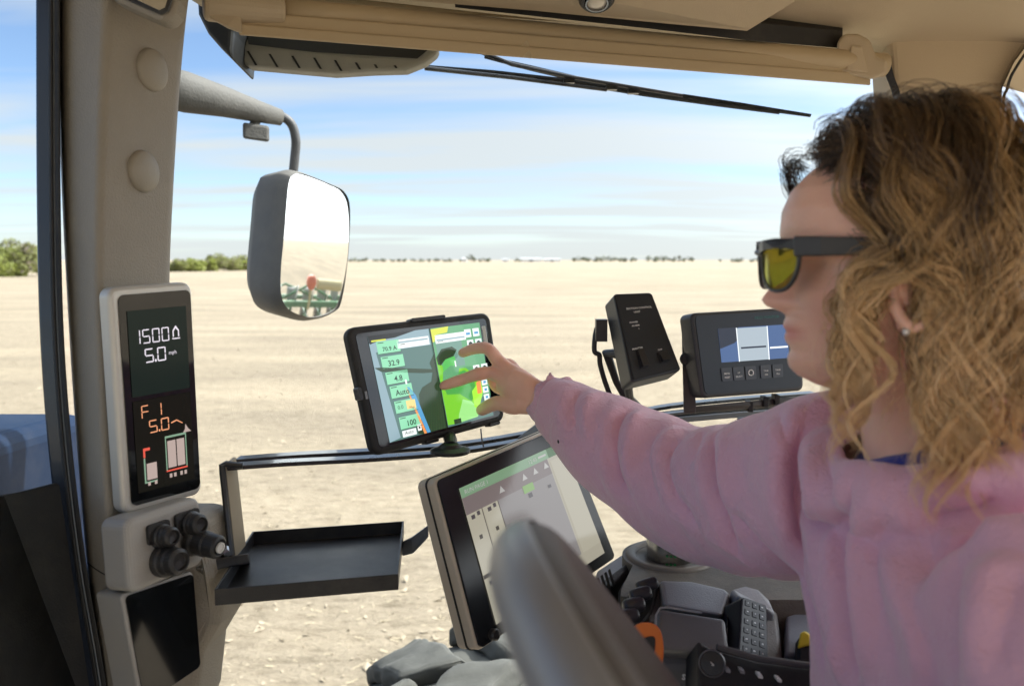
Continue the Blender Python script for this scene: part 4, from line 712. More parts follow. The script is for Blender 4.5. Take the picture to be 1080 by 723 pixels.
mb = MB(); mb.prism([C(424, 571, 1.16), C(434, 566, 1.15), C(452, 553, 1.14), C(452, 566, 1.14), C(436, 583, 1.15), C(424, 586, 1.16)], [C(424, 571, 1.20), C(434, 566, 1.19), C(452, 553, 1.18), C(452, 566, 1.18), C(436, 583, 1.19), C(424, 586, 1.20)]); mb.build('side_bracket', mat('bracket_bluegrey', (.10, .115, .14), .35, coat=.2), mon, bevel=.002)
mb = MB(); mb.prism([C(545, 462, 1.30), C(566, 446, 1.34), C(582, 448, 1.36), C(580, 470, 1.36)], [C(545, 462, 1.32), C(566, 446, 1.36), C(582, 448, 1.38), C(580, 470, 1.38)]); mb.build('rear_bracket', mat('bracket_bluegrey', (.10, .115, .14)), mon, bevel=.002)
mb = MB(); Qm.slab(mb, -.0, .86, .05, .93, .004, -.02, .008); 
mb = MB(); c = Qm.p(.095, .955, 0); mb.lathe(c, Qm.n, [(.008, -.002), (.008, .006), (.006, .008), (.0003, .008)], 20); mb.build('monitor_knob', black, mon)

# ================================================================== SWITCH BOX
Qx = Quad(C(647, 309.5, 1.250), C(687.5, 308, 1.276), C(719, 390.5, 1.231), C(666.5, 403.5, 1.209))
sb = thing('switch_box', 'black rectangular switch box tilted on a bracket left of the small display', 'switch box', C(668, 425, 1.30))
mb = MB(); Qx.slab(mb, 0, 0, 1, 1, .006, -.042, 0, 5); bx = mb.build('box_body', mat('box_black', (.016, .018, .021), .4, bump=.15, bscale=600), sb, bevel=.003, bseg=3)
mb = MB(); Qx.slab(mb, .04, .02, .97, .975, .004, .0, .0012); mb.build('face_plate', mat('plate_navy', (.012, .018, .026), .32), bx)
mb = MB(); 
for (tx, u, v, h) in (('SECTION CONTROL', .22, .20, .0032), ('UNIT', .38, .245, .0032), ('POWER', .22, .36, .0026), ('ALARM', .25, .40, .0026), ('1', .38, .44, .0026), ('MASTER', .14, .66, .0030), ('OFF', .66, .72, .0026)): Qx.text(mb, white, tx, u, v, h, .0016, bold=.03)
mb.build('printed_lettering', None, bx, fix=False)
for u, v, w_, h_ in ((.30, .77, .07, .10), (.74, .80, .09, .06)):
    mb = MB(); mb.use(matte); Qx.slab(mb, u - w_ * 1.3, v - h_ * 1.1, u + w_ * 1.3, v + h_ * 1.1, .002, .001, .003); mb.use(black); a = [Qx.p(u - w_, v - h_, .003), Qx.p(u + w_, v - h_, .003), Qx.p(u + w_, v + h_, .003), Qx.p(u - w_, v + h_, .003)]; b_ = [Qx.p(u - w_, v - h_, .004), Qx.p(u + w_, v - h_, .004), Qx.p(u + w_, v + h_, .010), Qx.p(u - w_, v + h_, .010)]; mb.prism(a, b_); mb.build('rocker_switch', None, bx, bevel=.0008)
mb = MB(); mb.tube([Qx.p(.2, .6, -.042), C(640, 372, 1.30), C(650, 402, 1.31), C(660, 420, 1.31), C(678, 432, 1.32)], [.010, .008, .006, .006, .005], 12); mb.tube([C(662, 405, 1.25), C(664, 420, 1.28), C(672, 428, 1.31)], .007, 10); mb.cbox(C(634, 348, 1.29), .018, .02, .035); mb.build('box_bracket', black, sb)
mb = MB(); P = crom([(632, 340, 1.30), (628, 352, 1.30), (627, 370, 1.30), (632, 374, 1.30), (633, 384, 1.305), (638, 402, 1.31), (646, 424, 1.315), (652, 445, 1.32)], 40); mb.tube([C(*p) for p in P], .0042, 10); mb.build('box_cable', rubber, sb, smooth=True)

# ================================================================== SMALL DISPLAY
Qv = Quad(C(728, 330, 1.224), C(845, 323.5, 1.271), C(848, 411.5, 1.266), C(740, 420, 1.219))
sd_ = thing('small_display', 'small dark display with five keys on a U bracket beside the face', 'display', C(790, 432, 1.30))
mb = MB(); Qv.slab(mb, 0, 0, 1, 1, .010, -.04, 0, 6); vb = mb.build('display_housing', mat('housing_grey', (.035, .036, .038), .42, bump=.2, bscale=500), sd_, bevel=.004, bseg=3)
mb = MB(); Qv.slab(mb, .035, .04, .965, .955, .007, 0, .0012); mb.build('face_plate', mat('plate_slate', (.018, .024, .034), .3), vb)
mb = MB(); G_ = lambda n, c, s=.7: emat('lcd_' + n, c, s, .15)
Qv.rect(mb, G_('navy', (.045, .085, .19)), .22, .20, .86, .60, .0016); Qv.rect(mb, G_('black', (.012, .016, .028)), .22, .20, .40, .33, .0019); Qv.poly(mb, G_('black', (.012, .016, .028)), [(.22, .33), (.40, .33), (.36, .38), (.22, .44)], .0019)
Qv.rect(mb, G_('grey', (.28, .33, .37)), .385, .21, .665, .60, .0021); Qv.rect(mb, G_('white', (.7, .73, .75)), .38, .205, .388, .605, .0024); Qv.rect(mb, G_('white', (.7, .73, .75)), .662, .205, .67, .605, .0024); Qv.rect(mb, G_('ink', (.01, .015, .03)), .41, .435, .645, .455, .0024); Qv.rect(mb, G_('white', (.7, .73, .75)), .68, .455, .85, .475, .0024); Qv.rect(mb, G_('grey', (.28, .33, .37)), .40, .46, .655, .59, .0023)
key = mat('key_grey', (.06, .07, .085), .4)
for i, u in enumerate((.205, .315, .43, .575, .69)):
    mb.use(key); Qv.slab(mb, u, .665, u + .10, .82, .002, .001, .003)
    if i == 2:
        mb.use(white).lathe(Qv.p(u + .05, .742, .003), Qv.n, [(.0048, 0), (.0048, .0006), (.0034, .0006), (.0034, 0)], 24)
    else:
        for k, tx in enumerate((('MENU', 'RESET'), ('UP', 'SELECT'), None, ('TASK', 'ON'), ('TANK', 'FILL'))[i]): Qv.text(mb, white, tx, u + .05, .742 + .045 * k, .0027, .0034, 'CENTER', .02)
Qv.text(mb, mat('logo_teal', (.05, .22, .20), .5), 'FIELD MONITOR', .56, .115, .0042, .0016); mb.build('display_face', None, vb, fix=False)
mb = MB(); mb.prism([C(719, 352, 1.27), C(727, 346, 1.27), C(734, 426, 1.25), C(734, 436, 1.25), C(721, 436, 1.25)], [C(719, 352, 1.285), C(727, 346, 1.285), C(734, 426, 1.265), C(734, 436, 1.265), C(721, 436, 1.265)])
mb.prism([C(721, 436, 1.25), C(734, 428, 1.25), C(850, 417, 1.29), C(852, 426, 1.29)], [C(721, 436, 1.29), C(734, 428, 1.29), C(850, 417, 1.33), C(852, 426, 1.33)]); br2 = mb.build('display_bracket', mat('bracket_tan_black', (.06, .055, .05), .4), sd_, bevel=.0015)
mb = MB(); mb.lathe(C(724, 378, 1.262), (-.3, -1, 0), [(.010, -.004), (.010, .006), (.007, .010), (.0003, .010)], 18); mb.build('bracket_knob', matte, br2)
mb = MB()
for x, y in ((790, 428), (806, 423), (818, 421)): mb.cbox(C(x, y, 1.28), .008, .02, .016)
mb.lathe(C(789, 441, 1.36), (0, 0, -1), [(.018, 0), (.018, .008), (.008, .014)], 18); mb.build('bracket_foot', matte, br2, bevel=.001)

# ================================================================== PLANTER BEHIND THE TRACTOR (seen in the mirror)
pd0 = Vector((mc.x, mc.y, 0)) + Vector((rdir.x, rdir.y, 0)).normalized() * 8.6
pln = thing('planter', 'green row planter with an orange red fan drum showing in the mirror', 'planter', pd0)
green = mat('planter_green', (.02, .16, .05), .4, var=.15, vscale=3); redp = mat('drum_red', (.62, .10, .03), .4); hop = mat('hopper_grey', (.35, .36, .34), .5); tubm = mat('hose_white', (.6, .6, .55), .5)
mb = MB(); mb.box(pd0 + Vector((-.1, -3.5, .75)), Vector((.18, 0, 0)), Vector((0, 6.2, 0)), Vector((0, 0, .18))); mb.box(pd0 + Vector((.9, -3.5, .8)), Vector((.14, 0, 0)), Vector((0, 6.2, 0)), Vector((0, 0, .14))); mb.tube([pd0 + Vector((.1, -2.8, .9)), pd0 + Vector((.6, -1.2, 1.35)), pd0 + Vector((.2, .6, .9))], .045, 8); mb.tube([pd0 + Vector((.5, -1.6, .8)), pd0 + Vector((.1, -.2, 1.4)), pd0 + Vector((.5, 1.5, .85))], .045, 8); mb.build('toolbar', green, pln, bevel=.01)
for i in range(8):
    y = -3.2 + .78 * i; b = pd0 + Vector((.2, y, 0)); mb = MB(); mb.box(b + Vector((-.1, -.06, .35)), Vector((1.1, 0, 0)), Vector((0, .12, 0)), Vector((0, 0, .12))); mb.tube([b + Vector((0, 0, .9)), b + Vector((.5, .05, .4))], .05, 8); mb.tube([b + Vector((.1, .2, .95)), b + Vector((.8, .1, .55))], .035, 8); ru = mb.build('row_unit', green, pln, bevel=.008)
    mb = MB(); mb.lathe(b + Vector((.4, 0, .72)), (0, 0, 1), [(.10, 0), (.22, .15), (.24, .5), (.2, .54), (.0005, .56)], 20); mb.build('seed_hopper', hop, ru); mb = MB(); mb.lathe(b + Vector((.75, -.05, .28)), (0, 1, .1), [(.28, -.03), (.28, .03), (.1, .05)], 24); mb.lathe(b + Vector((.75, .12, .28)), (0, 1, -.1), [(.28, -.03), (.28, .03), (.1, .05)], 24); mb.build('gauge_wheel', rubber, ru); mb = MB(); mb.tube([b + Vector((.3, .1, 1.2)), b + Vector((.0, .2, 1.35)), b + Vector((-.2, .1, 1.0))], .03, 8); mb.build('seed_hose', tubm, ru, smooth=True)
mb = MB(); fc = pd0 + Vector((-.3, -.2, 1.55)); mb.lathe(fc, (1, .2, 0), [(.02, -.20), (.19, -.18), (.22, -.1), (.22, .1), (.19, .18), (.02, .20)], 28); mb.build('fan_drum', redp, pln, smooth=True); mb = MB(); mb.tube([fc + Vector((0, .3, -.05)), fc + Vector((0, 1.6, -.1))], .16, 16); mb.tube([fc, fc - Vector((0, 0, .8))], .06, 10); mb.build('air_duct', mat('duct_tan', (.5, .42, .2), .5), pln)
# ================================================================== THE DRIVER
HZ = .67; hc0 = C(940, 272, HZ)                                   # eye level, middle of the skull
YAW = R_(11); hf = Vector((-math.cos(YAW), math.sin(YAW), -.03)).normalized(); hs_ = Vector((-math.sin(YAW), -math.cos(YAW), 0)).normalized(); hu = hf.cross(hs_).normalized()
if hu.z < 0: hu.negate()
def Hd(X, Y, Z): return hc0 + hf * X + hs_ * Y + hu * Z             # head frame: X to the face, Y to her left (towards the camera), Z up
def ip(tab, z): t = np.array(sorted(tab)); return np.interp(z, t[:, 0], t[:, 1])
FM = [(-.125, .040), (-.118, .060), (-.110, .0745), (-.103, .0810), (-.095, .0825), (-.087, .0790), (-.081, .0835), (-.076, .0852), (-.0715, .0825), (-.067, .0858), (-.062, .0855), (-.055, .0825), (-.0505, .089), (-.046, .0995), (-.039, .1045), (-.033, .1015), (-.022, .0955), (-.010, .0875), (0, .0815), (.008, .0830), (.018, .0880), (.03, .0885), (.05, .0865), (.07, .079), (.088, .064), (.10, .047), (.11, .022), (.115, .0)]
FB = [(-.125, .035), (-.118, .050), (-.110, .062), (-.103, .070), (-.095, .0735), (-.08, .0745), (-.06, .077), (-.045, .078), (-.03, .077), (-.015, .074), (0, .0745), (.018, .083), (.03, .087), (.05, .0865), (.07, .079), (.088, .064), (.10, .047), (.11, .022), (.115, .0)]
WD = [(-.125, .020), (-.118, .028), (-.110, .036), (-.10, .043), (-.08, .051), (-.06, .0575), (-.03, .069), (0, .0725), (.02, .0745), (.05, .0735), (.07, .067), (.088, .053), (.10, .038), (.11, .018), (.115, .001)]
BK = [(-.125, -.02), (-.11, -.03), (-.09, -.05), (-.06, -.068), (-.03, -.085), (0, -.096), (.03, -.100), (.05, -.097), (.07, -.086), (.088, -.068), (.10, -.05), (.11, -.025), (.115, -.001)]
mb = MB(); ZS = np.linspace(-.125, .1149, 130); NA = 140; vs = []
for z in ZS:
    fm, fb, wd, bk = ip(FM, z), ip(FB, z), ip(WD, z), ip(BK, z); sg = .0085 + .0055 * np.exp(-((z + .043) / .008) ** 2) + (.012 if z < -.052 else 0) + (.012 if z > .004 else 0)
    for k in range(NA):
        a = 2 * math.pi * k / NA; ca, sa = math.cos(a), math.sin(a); y = wd * math.copysign(abs(sa) ** .92, sa); xm = (fb if ca > 0 else -bk) * math.copysign(abs(ca) ** .85, ca)
        if ca > 0:
            xm += (fm - fb) * math.exp(-(y / sg) ** 2)
            xm -= .009 * math.exp(-((abs(y) - .031) / .014) ** 2 - ((z - .0) / .011) ** 2)          # eye sockets
            xm += .004 * math.exp(-((abs(y) - .045) / .018) ** 2 - ((z + .03) / .018) ** 2)         # cheek bones
        vs.append(Hd(xm, y, z * .84 if z > -.0715 else -.0601 + (z + .0715) * .97))
mb.add(vs, [(i * NA + k, i * NA + (k + 1) % NA, (i + 1) * NA + (k + 1) % NA, (i + 1) * NA + k) for i in range(len(ZS) - 1) for k in range(NA)] + [tuple(range(NA))[::-1], tuple((len(ZS) - 1) * NA + k for k in range(NA))])
for s in (1, -1):                                                 # ears
    P = [Hd(.004 - .014 * math.cos(t) * 1.0, s * (.0755 + .007 * abs(math.sin(t)) + .004 * math.cos(t)), -.020 + .031 * math.sin(t)) for t in np.linspace(0, 6.28, 20)[:-1]]
    mb.tube(P, .0052, 8, closed=True); mb.tube([Hd(.004, s * .064, -.04), Hd(.006, s * .073, -.018), Hd(.004, s * .066, .006)], [.008, .008, .007], 10); mb.tube([Hd(.009, s * .073, -.044), Hd(.010, s * .077, -.054)], [.0065, .0052], 10)
# neck into the chest
NB = V(.350, .135, .66)
mb.tube([Hd(-.012, 0, -.03), Hd(-.022, 0, -.085), Hd(-.030, 0, -.125), NB.lerp(Hd(-.035, 0, -.13), .35), NB, NB - Vector((0, 0, .06))], [.052, .055, .054, .054, .055, .05], 40, up=tuple(hf))
# core of the body (under the clothes), hips and thighs on the seat
def tl(x, yd, z): return V(x, yd, z)
mb.tube([NB - Vector((0, 0, .01)), tl(.395, .22, .65), tl(.42, .32, .65), tl(.43, .45, .66), tl(.45, .60, .66)], [.06, .06, .06, .07, .10], 32, up=(0, 1, 0))
for s in (.10, -.10): mb.tube([tl(.46, .64, .66 + s), tl(.25, .62, .67 + s * 1.2), tl(.05, .64, .68 + s * 1.3), tl(.0, .80, .69 + s * 1.3), tl(-.05, 1.02, .72 + s * 1.3)], [.085, .078, .06, .052, .04], 20)
# right arm: shoulder, elbow, wrist
ARM = [(905, 505, .78), (868, 505, .82), (800, 520, .92), (738, 520, 1.005), (690, 496, 1.07), (640, 464, 1.125), (600, 437, 1.165), (578, 424, 1.185), (564, 418, 1.19)]
mb.tube([C(*p) for p in crom(ARM, 40)], np.interp(np.linspace(0, 8, 40), [0, 2, 3, 4, 6, 7, 8], [.040, .042, .042, .042, .034, .028, .0255]), 24)
# left arm hangs ahead towards the wheel, below the frame
LARM = [V(.36, .19, .52), V(.345, .25, .465), V(.33, .38, .43), V(.32, .47, .43), V(.22, .48, .45), V(.14, .47, .475)]
mb.tube(LARM, [.042, .042, .042, .043, .036, .027], 20)
# right hand on the tablet
def tz(px, py, off):                                              # where column px, row py meets the screen, off metres in front of it
    d = C(px, py, 1) - O; t = (Qt.p(.5, .5, off) - O).dot(Qt.n) / d.dot(Qt.n); return O + d * t
wr = C(566, 419, 1.192)
def chain(pts, radii, n=26):
    P = crom([list(p) for p in pts], n); r = np.interp(np.linspace(0, 1, n), np.linspace(0, 1, len(radii)), radii)
    P = [Vector(p) for p in P]; d = (P[-1] - P[-2]).normalized(); P += [P[-1] + d * r[-1] * .45, P[-1] + d * r[-1] * .8, P[-1] + d * r[-1] * .98]; r = list(r) + [r[-1] * .88, r[-1] * .6, r[-1] * .2]
    mb.tube(P, r, 16)
iT = tz(468, 406.5, .006); iM = C(521, 394, 1.222)
chain([C(548, 408, 1.20), iM, C(505, 394.5, 1.222), C(489, 399.5, 1.232), iT], [.0115, .0120, .0096, .0104, .0088, .0090, .0072])                       # index
chain([C(550, 400, 1.205), C(527, 382, 1.222), C(515, 368, 1.222), C(501, 367.5, 1.238), tz(488, 372, .012)], [.0112, .0114, .0100, .0092, .0086, .0074])   # raised finger
chain([C(548, 405, 1.212), C(530, 390, 1.238), C(519, 393, 1.262), C(522, 407, 1.268), C(532, 413, 1.255)], [.010, .0098, .0086, .008, .0072])             # two fingers folded into the palm
chain([C(552, 402, 1.218), C(538, 384, 1.245), C(530, 389, 1.266), C(531, 402, 1.268), C(538, 408, 1.255)], [.009, .0088, .0078, .0072, .0065])
chain([C(556, 424, 1.195), C(541, 428, 1.205), C(524, 425, 1.225), tz(508, 432, .0095)], [.0135, .0135, .0118, .0110, .0094])                         # thumb
hb = lambda *q: [C(*p) for p in q]
mb.tube(hb((584, 427, 1.18), (566, 419, 1.19), (553, 412, 1.197), (540, 405, 1.208), (528, 400, 1.22)), [.026, .0245, .027, .026, .017], 24, flat=.62, up=tuple(UP))
mb.tube(hb((566, 412, 1.193), (548, 398, 1.207), (530, 385, 1.222)), [.016, .0145, .0105], 18)
mb.tube(hb((566, 426, 1.192), (550, 425, 1.20), (538, 420, 1.212)), [.016, .0165, .012], 18)
def remesh(o, vox, smooth=0, fac=.5):
    m = o.modifiers.new('r', 'REMESH'); m.mode = 'VOXEL'; m.voxel_size = vox
    if smooth: q = o.modifiers.new('s', 'SMOOTH'); q.factor = fac; q.iterations = smooth
    dg = bpy.context.evaluated_depsgraph_get(); ev = o.evaluated_get(dg); me = bpy.data.meshes.new_from_object(ev); o.modifiers.clear(); old = o.data; o.data = me; bpy.data.meshes.remove(old)
    me.polygons.foreach_set('use_smooth', [True] * len(me.polygons)); return o
per = thing('person', 'driver in pink hoodie with curly hair and sunglasses reaching out to touch the tablet', 'person', V(.46, .80, .66))
def skin_mat():
    m = mat('skin', (.56, .315, .225), .45, bump=.3, bscale=420, sub=.25); t = m.node_tree; n = t.nodes; l = t.links; b = n['Principled BSDF']
    at = n.new('ShaderNodeAttribute'); at.attribute_name = 'tone'; no = n.new('ShaderNodeTexNoise'); no.inputs['Scale'].default_value = 55; no.inputs['Detail'].default_value = 4; tcn = n.new('ShaderNodeTexCoord'); l.new(tcn.outputs['Object'], no.inputs['Vector'])
    a = n.new('ShaderNodeMix'); a.data_type = 'RGBA'; a.inputs[6].default_value = (.92, .56, .42, 1); a.inputs[7].default_value = (.85, .475, .345, 1); l.new(no.outputs['Fac'], a.inputs[0])
    c = n.new('ShaderNodeMix'); c.data_type = 'RGBA'; l.new(at.outputs['Fac'], c.inputs[0]); l.new(a.outputs[2], c.inputs[6]); c.inputs[7].default_value = (.70, .25, .21, 1); l.new(c.outputs[2], b.inputs['Base Color']); return m
body = mb.build('body', skin_mat(), per, fix=True); remesh(body, .0019, 2, .5)
co = np.empty(len(body.data.vertices) * 3, np.float32); body.data.vertices.foreach_get('co', co); co = co.reshape(-1, 3)
loc = (co - np.array(hc0)); hx, hy, hz = loc @ np.array(hf), loc @ np.array(hs_), loc @ np.array(hu)
tone = .85 * np.exp(-((hz + .060) / .0068) ** 4 - (hy / .021) ** 4) * (hx > .07) + .30 * np.exp(-((hz + .038) / .024) ** 2 - ((np.abs(hy) - .048) / .026) ** 2) * (hx > .0) + .25 * np.exp(-((hz + .034) / .011) ** 2 - (hy / .016) ** 2) * (hx > .08)
for q_, s_, a_ in ((iT, .010, .30), (C(505, 394, 1.215), .008, .22), (C(521, 392, 1.212), .010, .22), (C(515, 368, 1.215), .008, .22), (C(527, 381, 1.21), .009, .22), (tz(508, 432, .012), .011, .30), (tz(488, 372, .012), .009, .28)): tone = tone + a_ * np.exp(-(((co - np.array(q_)) ** 2).sum(1)) / s_ ** 2)
at = body.data.attributes.new('tone', 'FLOAT', 'POINT'); at.data.foreach_set('value', np.clip(tone, 0, 1).astype(np.float32))
# --- sunglasses (a thing of their own, resting on the nose and ears)
sg = thing('sunglasses', 'black framed sunglasses with yellow green lenses worn on the face', 'sunglasses', Hd(.09, 0, .0))
frm = mat('frame_black', (.030, .029, .031), .38, var=.08)
lens = bpy.data.materials.new('lens_yellow'); lens.use_nodes = True; b = lens.node_tree.nodes['Principled BSDF']; b.inputs['Base Color'].default_value = (.52, .47, .12, 1); b.inputs['Roughness'].default_value = .08; b.inputs['Transmission Weight'].default_value = .85; b.inputs['IOR'].default_value = 1.05
def lens_pt(s, u, v):                                             # wrapped lens sheet, u towards the temple
    y = s * (.010 + .050 * u); return Hd(.104 - .022 * u ** 2.2 - .002 * v * v, y, .014 - .037 * v)
OUT = crom([(.05, .12), (.30, .0), (.65, -.02), (.96, .02), (1.0, .30), (.93, .70), (.75, .97), (.45, 1.0), (.18, .80), (.06, .45), (.05, .12)], 44)[:-1]
mb = MB(); lm_ = []
for s in (1, -1):
    mb.tube([lens_pt(s, u, v) for u, v in OUT], .0018, 8, closed=True)
    top = [lens_pt(s, u, v) for u, v in ((.02, .08), (.3, .0), (.65, -.03), (.98, .0))]; mb.prism([p + hu * .0035 - hf * .001 for p in top] + [p - hu * .0045 - hf * .001 for p in top[::-1]], [p + hu * .0035 + hf * .003 for p in top] + [p - hu * .0045 + hf * .003 for p in top[::-1]])
mb.tube([Hd(.104, -.012, .007), Hd(.107, 0, .008), Hd(.104, .012, .007)], .0026, 8); fr = mb.build('frame', frm, sg, smooth=False)
for s in (1, -1):
    mb = MB(); q = [lens_pt(s, u, v) for u, v in OUT]; c = lens_pt(s, .5, .45); mb.add([c] + q, [(0, 1 + i, 1 + (i + 1) % len(q)) for i in range(len(q))]); o = mb.build('lens', lens, sg, smooth=True); o.modifiers.new('s', 'SOLIDIFY').thickness = .0014
    mb = MB(); a = [Hd(.086, s * .0615, .0115), Hd(.068, s * .0705, .011), Hd(.03, s * .0765, .0095), Hd(.0, s * .0785, .009), Hd(-.02, s * .078, .006)]; hh = [.0098, .0094, .008, .006, .005]
    v_ = [];
    for p, h in zip(a, hh): v_ += [p + hu * h * .8, p - hu * h * .8, p - hu * h * .8 - hs_ * s * .003, p + hu * h * .8 - hs_ * s * .003]
    mb.add(v_, [(4 * i + j, 4 * i + (j + 1) % 4, 4 * i + 4 + (j + 1) % 4, 4 * i + 4 + j) for i in range(4) for j in range(4)] + [(0, 1, 2, 3), (16, 17, 18, 19)]); mb.build('temple', frm, sg, bevel=.0012)
mb = MB(); mb.lathe(Hd(.010, .0815, -.054), hs_, [(.0025, 0), (.0032, .002), (.002, .0042), (.0002, .0045)], 16); mb.build('earring', mat('pearl', (.75, .72, .68), .2, .4), per, smooth=True)
# --- hoodie
mb = MB()
def ring_tube(rings, seg=48):                                      # rings: centre (x, yd, z), half depth a (front-back), half width b
    R_s = crom(rings, 40); vs = []
    for x, yd, z, a, b in R_s:
        c = tl(x, yd, z)
        for k in range(seg):
            th = 2 * math.pi * k / seg; vs.append(c + Vector((a * math.copysign(abs(math.cos(th)) ** .9, math.cos(th)), b * math.copysign(abs(math.sin(th)) ** .9, math.sin(th)), 0)))
    n = len(R_s); mb.add(vs, [(i * seg + k, i * seg + (k + 1) % seg, (i + 1) * seg + (k + 1) % seg, (i + 1) * seg + k) for i in range(n - 1) for k in range(seg)] + [tuple(range(seg)), tuple((n - 1) * seg + k for k in range(seg))])
ring_tube([(.352, .125, .655, .060, .075), (.358, .142, .655, .078, .115), (.368, .168, .655, .102, .155), (.380, .205, .65, .122, .178), (.392, .28, .65, .130, .182), (.402, .38, .65, .134, .182), (.415, .50, .655, .138, .182), (.43, .62, .66, .15, .19), (.435, .66, .66, .15, .19)])
SL = [(905, 512, .76), (868, 511, .81), (800, 523, .915), (738, 520, 1.0), (690, 495, 1.065), (640, 465, 1.12), (605, 440, 1.16), (584, 427, 1.178), (574, 423, 1.184)]
SP = crom(SL, 60); rad = np.interp(np.linspace(0, 8, 60), [0, 1, 2, 3, 4, 5, 6, 7, 7.6, 8], [.090, .088, .086, .080, .074, .064, .050, .040, .037, .035])
mb.tube([C(*p) for p in SP], rad, 36)
mb.tube([V(.37, .175, .54), V(.36, .20, .50), V(.35, .26, .455), V(.335, .38, .43), V(.33, .47, .43), V(.22, .48, .45), V(.16, .475, .47)], [.09, .085, .078, .070, .066, .055, .04], 30)
# collar and hood rolled round the neck
hp = [Hd(.045, 0, -.195), Hd(.02, .070, -.185), Hd(-.045, .092, -.175), Hd(-.11, .06, -.165), Hd(-.13, 0, -.16), Hd(-.11, -.065, -.160), Hd(-.045, -.085, -.160), Hd(.02, -.065, -.175)]
HPc = crom([list(p) for p in hp + hp[:1]], 48)[:-1]
mb.tube([Vector(p) for p in HPc], [.025 + .016 * max(0, -((Vector(p) - hc0).dot(hf)) / .12) for p in HPc], 18, closed=True)
mb.tube([Hd(-.10, .05, -.15), Hd(-.15, .02, -.17), Hd(-.16, -.02, -.20), Hd(-.13, -.06, -.2)], [.05, .055, .06, .04], 20)
hoodm = mat('hoodie_pink', (.78, .445, .565), .9, sheen=.45, bump=.8, bscale=330, var=.05, vscale=30)
def second_bump(m, scale, strength, dist):
    n = m.node_tree.nodes; l = m.node_tree.links; b = n['Principled BSDF']; old = b.inputs['Normal'].links[0].from_socket; tcn = n.new('ShaderNodeTexCoord'); no = n.new('ShaderNodeTexNoise'); no.inputs['Scale'].default_value = scale; no.inputs['Detail'].default_value = 5; no.inputs['Distortion'].default_value = .6; l.new(tcn.outputs['Object'], no.inputs['Vector'])
    bp = n.new('ShaderNodeBump'); bp.inputs['Strength'].default_value = strength; bp.inputs['Distance'].default_value = dist; l.new(no.outputs['Fac'], bp.inputs['Height']); l.new(old, bp.inputs['Normal']); l.new(bp.outputs[0], b.inputs['Normal'])
second_bump(hoodm, 24, .7, .009)
hood = mb.build('hoodie', hoodm, per, fix=True); remesh(hood, .0046, 18, .5)
# open the neck: drop whatever lies inside a slanted tube round the throat
def sculpt(o, folds, noise=()):
    me = o.data; n = len(me.vertices); co = np.empty(n * 3); me.vertices.foreach_get('co', co); co = co.reshape(-1, 3); no = np.empty(n * 3); me.vertices.foreach_get('normal', no); no = no.reshape(-1, 3); dis = np.zeros(n)
    bvh = BVHTree.FromPolygons([tuple(p) for p in co], [tuple(p.vertices) for p in me.polygons])
    for amp, wid, pts in folds:
        P = [];
        for x, y in crom(pts, 26):
            d = (C(x, y, 1) - O).normalized(); h = bvh.ray_cast(O, d)
            if h[0] is not None: P.append(h[0])
        if len(P) < 3: continue
        A = np.array([list(p) for p in P]); best = np.full(n, 9.); tt = np.zeros(n)
        for i in range(len(A) - 1):
            e = A[i + 1] - A[i]; L2 = max(e @ e, 1e-12)
            if L2 > .05 ** 2: continue
            t = np.clip(((co - A[i]) @ e) / L2, 0, 1); d = np.linalg.norm(co - A[i] - t[:, None] * e, axis=1); m = d < best; best[m] = d[m]; tt[m] = (i + t[m]) / (len(A) - 1)
        prof = 1.25 * np.exp(-(best / (wid * .75)) ** 1.25) - .40 * np.exp(-((best - 2.1 * wid) / (1.1 * wid)) ** 2)
        dis += .85 * amp * prof * np.clip(np.minimum(tt, 1 - tt) * 5, .12, 1)
    for amp, fr, ph in noise:
        dis += amp * np.sin(co @ np.array(fr) + ph)
    co += no * dis[:, None]; me.vertices.foreach_set('co', co.ravel()); me.update()
